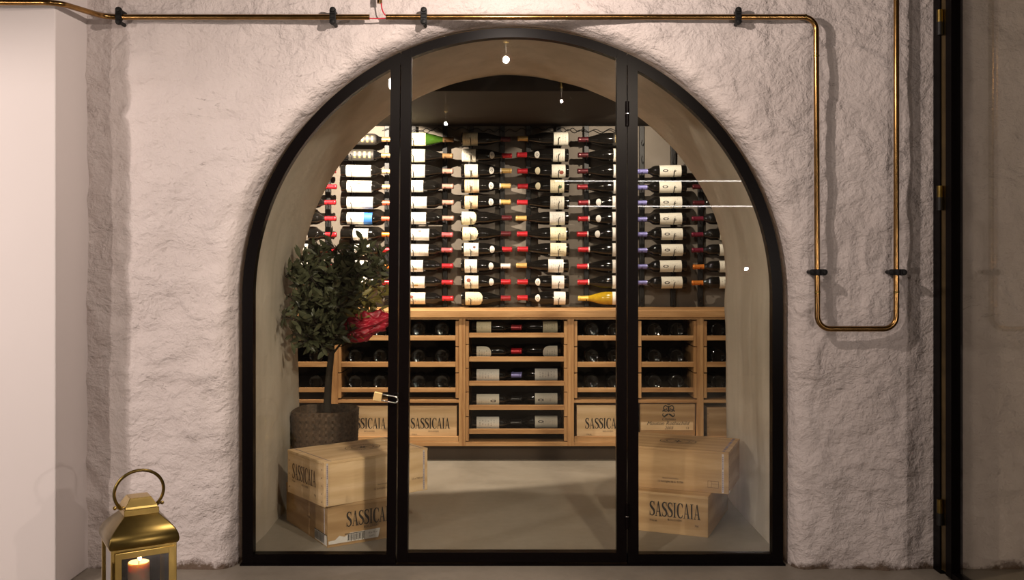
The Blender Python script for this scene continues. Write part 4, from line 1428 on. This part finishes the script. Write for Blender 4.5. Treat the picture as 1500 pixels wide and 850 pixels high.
# right upper case: long side to the door
ya = R(-20.7)
fr = Vector((0.986, 0.437, 0))
org = fr-0.531*Vector((math.cos(ya), math.sin(ya), 0))
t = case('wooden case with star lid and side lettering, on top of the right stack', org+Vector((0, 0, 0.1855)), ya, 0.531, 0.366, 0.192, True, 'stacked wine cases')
prt('star_emblem', star_mesh(0.088, 0.066), 'ink', t, 'top', 0.262, 0.19, 0.192+0.0006)
prt('print', font_mesh('TENUTA SAN GUIDO', 0.008), 'ink', t, 'front', 0.262, -E, 0.052)
prt('print', font_mesh('12 bottiglie da lt. 0,750', 0.0130, 0.1), 'ink', t, 'front', 0.262, -E, 0.037)
bx = MB()
for a in ((0, 0, 0.05, 0.0012), (0, 0.03, 0.05, 0.0312), (0, 0, 0.0012, 0.0312), (0.0488, 0, 0.05, 0.0312), (0.016, 0, 0.0172, 0.0312)):
    bx.add([(a[0], a[1], 0), (a[2], a[1], 0), (a[2], a[3], 0), (a[0], a[3], 0)], [(0, 1, 2, 3)])
me = bpy.data.meshes.new('stamp')
me.from_pydata(bx.v, [], bx.f)
prt('stamp', me, 'ink_brown', t, 'front', 0.436, -E, 0.024)
prt('print', font_mesh('CONTENUTO', 0.0055), 'ink_brown', t, 'front', 0.470, -E, 0.042)
seal_tape(t, 0.505, -E, 0.178, 'front')
seal_tape(t, 0.53+0.0006+E, 0.018, 0.01, 'right')
nails(t, [0.532]*5, [0.012]*5, [0.02, 0.055, 0.09, 0.125, 0.16])
lm = MB()
for k in range(9):
    y0 = 0.01+k*0.038
    lm.box(0.500, 0.512, y0, y0+0.018+0.008*(k % 3), 0.192, 0.1927)
lm.build('lid_print', M['ink_violet'], t)

# cases inside the cabinets
def shelf_case(pl_, pr_, ptop, label, dark=False, word=True, cx_off=0.0):
    Yc = CF+0.032
    x0, x1 = (pl_-CX)*(CAMD+Yc)/FPX, (pr_-CX)*(CAMD+Yc)/FPX
    z0 = ZB1+0.0005
    z1 = CAMH-(ptop-CY)*(CAMD+Yc)/FPX
    t = case(label, (x0, Yc, z0), 0, x1-x0, 0.38, z1-z0, dark, 'wine cases in the cabinets')
    if word:
        lx = x1-x0
        prt('wordmark', word_mesh(0.245, 0.066), 'ink', t, 'front', lx/2+cx_off, -E, 0.112)
        prt('print', font_mesh('BOLGHERI', 0.013, 0, 1.1), 'ink', t, 'front', lx/2+cx_off+0.02, -E, 0.062)
        prt('print', font_mesh('ITALIA', 0.011), 'ink', t, 'front', lx/2+cx_off-0.10, -E, 0.042)
    return t, x1-x0
shelf_case(497, 576, 595, 'lettered wooden case in the cabinet right of the tree trunk', False, True, 0.0)
shelf_case(592, 669, 595, 'lettered wooden case in the cabinet right of the padlocked post', False, True, 0.0)
shelf_case(845, 922, 594, 'lettered wooden case in the cabinet left of the hinged post', False, True, 0.01)
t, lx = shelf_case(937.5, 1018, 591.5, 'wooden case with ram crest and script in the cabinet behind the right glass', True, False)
# crest: two small rams' scrolls over a moustache-like curl
cr = MB()
for sg in (-1, 1):
    sp = catmull([(sg*0.006, 0.050, 0.003), (sg*0.020, 0.058, 0.003), (sg*0.032, 0.046, 0.003), (sg*0.026, 0.032, 0.0035), (sg*0.012, 0.034, 0.0025), (sg*0.016, 0.044, 0.002)], 5)
    ribbon(cr, [(p[0], p[1]) for p in sp], [p[2] for p in sp])
    sp = catmull([(sg*0.003, 0.030, 0.002), (sg*0.018, 0.022, 0.003), (sg*0.034, 0.028, 0.003), (sg*0.036, 0.018, 0.002)], 5)
    ribbon(cr, [(p[0], p[1]) for p in sp], [p[2] for p in sp])
    sp = catmull([(sg*0.001, 0.006, 0.003), (sg*0.012, 0.000, 0.005), (sg*0.026, -0.010, 0.004), (sg*0.036, -0.004, 0.003), (sg*0.036, 0.006, 0.002), (sg*0.028, 0.006, 0.0015)], 5)
    ribbon(cr, [(p[0], p[1]) for p in sp], [p[2] for p in sp])
quad(cr, (-0.010, 0.062), (0.010, 0.062), (0.008, 0.068), (-0.008, 0.068))
quad(cr, (-0.005, 0.018), (0.005, 0.018), (0.005, 0.056), (-0.005, 0.056))
me = bpy.data.meshes.new('crest')
me.from_pydata(cr.v, [], cr.f)
prt('crest', me, 'ink', t, 'front', lx*0.52, -E, 0.165)
prt('print', font_mesh('Chateau', 0.026, 0.35), 'ink', t, 'front', lx*0.52, -E, 0.138)
MB().box(0.004, lx-0.012, -0.006, -0.0002, 0.070, 0.122).build('sliding_panel', M['pine_x'], t)
prt('print', font_mesh('Mouton Rothschild', 0.034, 0.35), 'ink', t, 'front', lx*0.50, -0.0068, 0.112)
prt('print', font_mesh('2003', 0.026, 0.35), 'ink', t, 'front', lx*0.52, -0.0068, 0.083)
prt('print', font_mesh('12', 0.020), 'ink', t, 'front', lx*0.86, -0.0068, 0.083)
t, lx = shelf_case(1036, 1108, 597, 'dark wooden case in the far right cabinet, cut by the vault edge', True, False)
prt('wordmark', font_mesh('SO', 0.03), 'ink', t, 'front', 0.135, -E, 0.10)
jn = MB()
for k in range(9):
    jn.box(-0.0012, 0.010, -0.0012, 0.004, 0.02+k*0.021, 0.03+k*0.021)
jn.build('finger_joint', M['pine_dark_y'], t)

# ------------------------------------------------------------------ potted tree
tc_ = Vector((-0.962, 1.0, 0.0))
tr = thing('potted_tree', 'small dark-leaved tree in a brown wicker basket behind the left cases', 'potted plant', tc_)
HB = 0.487
bk = MB()
NS, NRW = 160, 30
def bas_r(th, f):
    # rounded square, a little wider at the rim
    e = 3.2
    c, s = abs(math.cos(th)), abs(math.sin(th))
    r = 1.0/((c**e+s**e)**(1/e))
    return r*(0.146+0.016*f)
vs, fs = [], []
for j in range(NRW+1):
    f = j/NRW
    for i in range(NS):
        th = 2*PI*i/NS
        w = 0.0052*math.cos(th*32+PI*j)+0.0012*noise.noise(Vector((math.cos(th)*8, math.sin(th)*8, f*30)))
        r = bas_r(th, f)+w
        vs.append((r*math.cos(th), r*math.sin(th), HB*f+0.0012*math.sin(th*32+PI*j)+0.004*noise.noise(Vector((math.cos(th)*2, math.sin(th)*2, 4)))*f))
for f, ins in ((1.0, 0.010), (0.90, 0.014)):
    for i in range(NS):
        th = 2*PI*i/NS
        r = bas_r(th, f)-ins
        vs.append((r*math.cos(th), r*math.sin(th), HB*f+(0.006 if f == 1 else 0)))
nr = NRW+3
for j in range(nr-1):
    for i in range(NS):
        i2 = (i+1) % NS
        fs.append((j*NS+i, j*NS+i2, (j+1)*NS+i2, (j+1)*NS+i))
fs.append(tuple(range(NS-1, -1, -1)))
bk.add(vs, fs)
bk.build('basket', M['wicker'], tr, 0, True)
so = MB()
so.add([(0.138*math.cos(2*PI*i/32), 0.138*math.sin(2*PI*i/32), HB*0.90) for i in range(32)]+[(0, 0, HB*0.93)], [(i, (i+1) % 32, 32) for i in range(32)])
so.build('soil', M['soil'], tr, 0, True)
def TP(px, py, Y):
    p = P(px, py, Y)
    p.x = max(p.x, -1.10)
    return p-tc_
trunk_pts = [TP(479, 612, 1.0), TP(480, 580, 1.0), TP(482, 550, 0.99), TP(485, 522, 0.98), TP(486, 495, 0.98), TP(484, 465, 0.97), TP(486, 430, 0.96), TP(489, 395, 0.95)]
MB().tube(catmull([tuple(p) for p in trunk_pts], 4), [0.021-0.0125*i/28 for i in range(29)], 10).build('trunk', M['bark'], tr, 0, True)
tips = [(404, 463, 0.62), (408, 405, 0.70), (418, 432, 0.66), (425, 395, 0.74), (430, 488, 0.70), (440, 380, 0.82), (446, 500, 0.80), (428, 452, 0.74), (452, 404, 0.78), (455, 440, 0.72), (460, 470, 0.74),
        (466, 372, 0.94), (476, 400, 0.80), (482, 440, 0.76), (492, 366, 0.98), (497, 408, 0.84), (500, 450, 0.80), (508, 384, 1.0), (516, 430, 0.9), (522, 374, 1.1), (530, 402, 1.0), (534, 440, 1.0), (545, 392, 1.1),
        (548, 420, 1.08), (560, 400, 1.12), (562, 432, 1.1), (528, 480, 1.0), (545, 460, 1.08), (505, 490, 0.95), (484, 486, 0.86), (470, 500, 0.9), (552, 378, 1.15), (500, 424, 1.12), (480, 384, 1.1), (470, 420, 1.05), (512, 462, 1.1), (535, 370, 1.0), (450, 470, 0.95), (470, 450, 1.0), (495, 470, 1.08)]
olive = {(548, 420), (562, 432), (534, 440), (545, 460), (528, 480)}
br = MB()
leaf_sets = {'leaf': MB(), 'leaf_warm_lit': MB()}
def leaf(mb, p, d, ln, wd):
    d = d.normalized()
    side = d.cross(Vector((rnd.uniform(-1, 1), rnd.uniform(-1, 1), rnd.uniform(-0.2, 1)))).normalized()
    nrm = side.cross(d).normalized()
    sag = -0.10*ln
    prof = [(0.0, 0.06), (0.18, 0.55), (0.42, 1.0), (0.68, 0.86), (0.88, 0.45), (1.0, 0.02)]
    vs = []
    for f, w in prof:
        c = p+d*ln*f+nrm*(sag*f*f)
        vs += [c+side*wd*w+nrm*wd*0.28*w, c, c-side*wd*w+nrm*wd*0.28*w]
    fs = []
    for i in range(len(prof)-1):
        a = 3*i
        fs += [(a, a+1, a+4, a+3), (a+1, a+2, a+5, a+4)]
    mb.add(vs, fs)
XLIM = -1.105-tc_.x
def ok_leaf(p, d, ln):
    q = p+d*ln
    if q.x < XLIM or p.x < XLIM: return False
    wy = q.y+tc_.y
    wz_ = q.z+tc_.z
    # inside the vault
    if wz_ > SPRING and wy < TY1:
        if math.hypot(q.x+tc_.x, wz_-SPRING) > 1.10: return False
    if wy < 0.12 or wy > 1.98: return False
    return True
fork = trunk_pts[3]
for (px, py, Y) in tips:
    tip = TP(px, py, Y)
    # leave the trunk somewhere sensible
    k = 3 if py > 455 else (4 if py > 420 else 5)
    st = trunk_pts[k].lerp(trunk_pts[min(k+1, 7)], rnd.random()*0.8)
    midp = st.lerp(tip, 0.5)+Vector((rnd.uniform(-.02, .02), rnd.uniform(-.02, .02), 0.03))
    cpts = [Vector(q) for q in catmull([tuple(st), tuple(midp), tuple(tip)], 7)]
    n = len(cpts)
    br.tube(cpts, [0.0062*(1-0.75*i/(n-1)) for i in range(n)], 6)
    mb = leaf_sets['leaf_warm_lit' if (px, py) in olive else 'leaf']
    # twigs and leaves along the outer two thirds
    for i in range(4, n):
        f = i/(n-1)
        for q in range(2):
            ax = (cpts[i]-cpts[i-1]).normalized()
            out_ = Vector((rnd.uniform(-1, 1), rnd.uniform(-1, 1), rnd.uniform(-0.5, 1.0))).normalized()
            tl = rnd.uniform(0.03, 0.085)*(0.6+0.6*f)
            e = cpts[i]+(ax*0.4+out_).normalized()*tl
            if e.x < XLIM+0.01: continue
            br.tube([cpts[i], cpts[i].lerp(e, 0.5)+Vector((0, 0, 0.004)), e], [0.0022, 0.0016, 0.0009], 5)
            nl = rnd.randint(2, 4)
            for m_ in range(nl):
                base = cpts[i].lerp(e, (m_+0.6)/nl)
                dd = ((e-cpts[i]).normalized()*0.7+Vector((rnd.uniform(-1, 1), rnd.uniform(-1, 1), rnd.uniform(-0.6, 0.9))))
                dd.normalize()
                ln = rnd.uniform(0.046, 0.074)
                if ok_leaf(base, dd, ln):
                    leaf(mb, base, dd, ln, ln*rnd.uniform(0.15, 0.20))
br.build('branches', M['bark'], tr, 0, True)
for k, mb in leaf_sets.items():
    me = bpy.data.meshes.new('foliage')
    me.from_pydata([tuple(v) for v in mb.v], [], mb.f)
    o = link('foliage', me, M[k], tr, True)
    if k == 'leaf_warm_lit':
        o['label'] = 'leaves at the lower right of the crown, coloured olive for warm light'

# red shape made up for a patch that looks like a reflection
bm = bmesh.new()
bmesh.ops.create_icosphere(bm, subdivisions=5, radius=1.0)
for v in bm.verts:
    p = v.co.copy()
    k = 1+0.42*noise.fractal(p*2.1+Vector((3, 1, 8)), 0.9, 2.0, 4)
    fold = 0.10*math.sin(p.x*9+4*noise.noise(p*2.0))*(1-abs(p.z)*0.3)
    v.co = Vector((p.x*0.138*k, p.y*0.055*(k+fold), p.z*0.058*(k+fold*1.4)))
me = bpy.data.meshes.new('red_stand_in')
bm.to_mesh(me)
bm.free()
rc = link('red_stand_in', me, M['red_stand_in'], None, True)
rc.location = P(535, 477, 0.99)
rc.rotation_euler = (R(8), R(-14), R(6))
tag(rc, 'crumpled red stand-in for a reflection-like patch in the lower right branches of the potted tree', 'cloth')

# ------------------------------------------------------------------ lantern with candle
lt = thing('lantern', 'brass lantern with ring handle standing at the foot of the white pier', 'lantern', (-1.231, -0.80, 0), R(31))
hw = 0.100
z0b, zE = 0.03, 0.338
b = MB()
b.box(-hw-0.008, hw+0.008, -hw-0.008, hw+0.008, 0.0, 0.03)
b.build('base', M['brass'], lt, 0.004)
b = MB()
for sx in (-1, 1):
    for sy in (-1, 1):
        b.box(min(sx*hw, sx*(hw-0.016)), max(sx*hw, sx*(hw-0.016)), min(sy*hw, sy*(hw-0.016)), max(sy*hw, sy*(hw-0.016)), z0b, zE)
for sx, sy in ((0, -1), (0, 1), (-1, 0), (1, 0)):
    for za, zb in ((z0b, z0b+0.018), (zE-0.012, zE)):
        if sx == 0:
            b.box(-hw+0.015, hw-0.015, min(sy*hw, sy*(hw-0.012)), max(sy*hw, sy*(hw-0.012)), za, zb)
        else:
            b.box(min(sx*hw, sx*(hw-0.012)), max(sx*hw, sx*(hw-0.012)), -hw+0.015, hw-0.015, za, zb)
b.build('frame', M['brass'], lt, 0.0015)
for sx, sy, nm in ((-1, 0, ''), (1, 0, ''), (0, 1, '')):
    g = MB()
    if sy:
        g.box(-hw+0.014, hw-0.014, hw-0.009, hw-0.006, z0b+0.015, zE-0.010)
    else:
        a, c = sx*(hw-0.009), sx*(hw-0.006)
        g.box(min(a, c), max(a, c), -hw+0.014, hw-0.014, z0b+0.015, zE-0.010)
    g.build('pane', M['pane_lantern'], lt)
# door in the front
dr = MB()
yd0, yd1 = -hw-0.0075, -hw-0.0005
xa, xb, za, zb = -hw+0.010, hw-0.006, 0.038, zE-0.010
fwid = 0.020
dr.box(xa, xa+fwid, yd0, yd1, za, zb).box(xb-fwid, xb, yd0, yd1, za, zb).box(xa+fwid, xb-fwid, yd0, yd1, zb-fwid, zb).box(xa+fwid, xb-fwid, yd0, yd1, za, za+fwid)
dro = dr.build('door', M['brass'], lt, 0.001)
MB().box(xa+fwid-0.003, xb-fwid+0.003, -hw-0.0055, -hw-0.0025, za+fwid-0.003, zb-fwid+0.003).build('pane', M['pane_lantern_front'], dro)
MB().lathe([(-0.024, 0.003), (-0.021, 0.007), (-0.014, 0.0075), (-0.010, 0.004), (0, 0.0035)], 14, 'Y', (xa-0.002, yd0, 0.205)).build('knob', M['brass'], dro, 0, True)
MB().tube([(xa-0.004, yd0+0.002, 0.22), (xa-0.004, yd0+0.002, 0.300)], 0.0025, 8).build('latch_rod', M['brass_dark'], dro)
def sq_loft(secs):
    mb = MB()
    vs, fs = [], []
    for z, h in secs:
        vs += [(-h, -h, z), (h, -h, z), (h, h, z), (-h, h, z)]
    n = len(secs)
    for j in range(n-1):
        for i in range(4):
            fs.append((4*j+i, 4*j+(i+1) % 4, 4*j+4+(i+1) % 4, 4*j+4+i))
    fs.append((3, 2, 1, 0))
    fs.append(tuple(4*(n-1)+i for i in range(4)))
    mb.add(vs, fs)
    return mb
sq_loft([(zE-0.001, 0.103), (zE+0.006, 0.107), (zE+0.016, 0.1075), (zE+0.030, 0.105), (zE+0.046, 0.097), (zE+0.062, 0.083), (zE+0.078, 0.066), (zE+0.092, 0.052)]).build('roof', M['brass_dark'], lt, 0.003, True)
zc0 = zE+0.090
sq_loft([(zc0, 0.050), (zc0, 0.054), (zc0+0.020, 0.054), (zc0+0.021, 0.050), (zc0+0.028, 0.049), (zc0+0.048, 0.036), (zc0+0.053, 0.033)]).build('cap', M['brass'], lt, 0.0015)
zp = zc0+0.020
kn = MB()
for sg in (-1, 1):
    kn.tube([(sg*0.050, 0, zp), (sg*0.068, 0, zp)], 0.003, 8)
    kn.lathe([(-0.006, 0.002), (-0.004, 0.0055), (0, 0.0068), (0.004, 0.0055), (0.006, 0.002)], 12, 'X', (sg*0.074, 0, zp))
kn.build('pivot', M['brass'], lt, 0, True)
rr_ = 0.077
cz0 = zp+0.047
ring = []
for k in range(33):
    a = R(-90+38)+ (R(360-76))*k/32
    ring.append((rr_*math.cos(a), -0.012*(1+math.sin(a)), cz0+0.9*rr_*math.sin(a)))
ring = [(0.064, 0, zp)]+ring+[(-0.064, 0, zp)]
ring = sorted(ring[1:-1], key=lambda q: 0) and [(0.063, 0.0, zp)]+[(rr_*math.cos(R(-48)+R(276)*k/40), -0.010*(0.7+math.sin(R(-48)+R(276)*k/40)), cz0+0.93*rr_*math.sin(R(-48)+R(276)*k/40)) for k in range(41)]+[(-0.063, 0.0, zp)]
MB().tube(ring, 0.0052, 12).build('handle', M['brass_dark'], lt, 0, True)

cn = thing('candle', 'lit cream pillar candle inside the brass lantern', 'candle', (-1.231, -0.80, 0.031), R(31))
ch = 0.232
pr = [(0, 0.001), (0, 0.034), (ch-0.004, 0.034), (ch, 0.032), (ch-0.003, 0.026), (ch-0.009, 0.012), (ch-0.010, 0.001)]
MB().lathe(pr, 28).build('wax', M['wax'], cn, 0, True)
MB().tube([(0, 0, ch-0.010), (0.001, 0, ch+0.002), (0.004, 0, ch+0.010)], 0.0013, 6).build('wick', M['black'], cn)
M['flame'] = mat_emit('candle_flame', (1.0, 0.72, 0.38), 26.0)
fl = [(ch+0.003, 0.0008), (ch+0.006, 0.0042), (ch+0.012, 0.0058), (ch+0.020, 0.0048), (ch+0.030, 0.0022), (ch+0.039, 0.0003)]
MB().lathe(fl, 12, 'Z', (0.003, 0, 0)).build('flame', M['flame'], cn, 0, True)
ld = bpy.data.lights.new('candle_glow', 'POINT')
ld.energy = 0.5
ld.color = (1.0, 0.62, 0.30)
ld.shadow_soft_size = 0.008
lo = bpy.data.objects.new('candle_glow', ld)
col.objects.link(lo)
lo.parent = cn
lo.location = (0.003, 0, ch+0.05)

# ------------------------------------------------------------------ lights
def spot(name, loc, target, power, angle, blend, color, size):
    ld = bpy.data.lights.new(name, 'SPOT')
    ld.energy = power
    ld.spot_size = R(angle)
    ld.spot_blend = blend
    ld.color = color
    ld.shadow_soft_size = size
    o = bpy.data.objects.new(name, ld)
    col.objects.link(o)
    o.location = loc
    o.rotation_euler = (Vector(target)-Vector(loc)).to_track_quat('-Z', 'Y').to_euler()
    return o
WARM = (1.0, 0.84, 0.69)
for x, y, e in ((-1.0, 1.74, 195), (0.70, 1.74, 40)):
    spot('cellar_spot', (x, y, 2.14), (x, y+0.643, 2.14-0.766), e, 112, 0.10, WARM, 0.008)
# lamps in the room to the left: they rake the pier, cast its edge on the wall
spot('room_spot', (-3.05, -2.35, 2.1), (-1.7, -0.1, 0.85), 105, 62, 0.6, (1.0, 0.86, 0.79), 0.035)
spot('room_spot', (-3.30, -2.95, 2.0), (-1.6, -0.1, 0.7), 62, 60, 0.6, (1.0, 0.86, 0.79), 0.035)

def lamp(loc, power, r=0.03, color=(1.0, 0.85, 0.75)):
    ld = bpy.data.lights.new('fill_lamp', 'POINT')
    ld.energy = power
    ld.color = color
    ld.shadow_soft_size = r
    o = bpy.data.objects.new('fill_lamp', ld)
    col.objects.link(o)
    o.location = loc
# unseen spots added as frontal fill, aimed through the arch
spot('fill_spot', (0.83, -3.1, 2.55), (-0.45, 1.6, 0.45), 300, 40, 0.8, (1.0, 0.83, 0.66), 0.07)
spot('fill_spot', (-0.84, -3.1, 2.55), (0.35, 1.8, 0.55), 60, 40, 0.8, (1.0, 0.83, 0.66), 0.07)
# added fill lamps for the vault; the right one sits at a mirrored glint
lamp((1.98, -4.2, 1.18), 65, 0.012)
lamp((-2.9, -3.6, 0.95), 80, 0.02)
# ------------------------------------------------------------------ world & view
w = bpy.data.worlds.new('world')
scn.world = w
w.use_nodes = True
bg = w.node_tree.nodes.get('Background')
bg.inputs['Color'].default_value = (0.9, 0.8, 0.7, 1)
bg.inputs['Strength'].default_value = 0.02
vs_ = scn.view_settings
scn.display_settings.display_device = 'sRGB'
vs_.view_transform = 'Standard'
vs_.look = 'None'
vs_.exposure = 0.42
vs_.gamma = 1.0
vs_.use_curve_mapping = False
cy = scn.cycles
cy.use_denoising = True
cy.max_bounces = 10
cy.diffuse_bounces = 4
cy.glossy_bounces = 5
cy.transparent_max_bounces = 16
cy.caustics_reflective = False
cy.caustics_refractive = False
cy.sample_clamp_indirect = 6.0
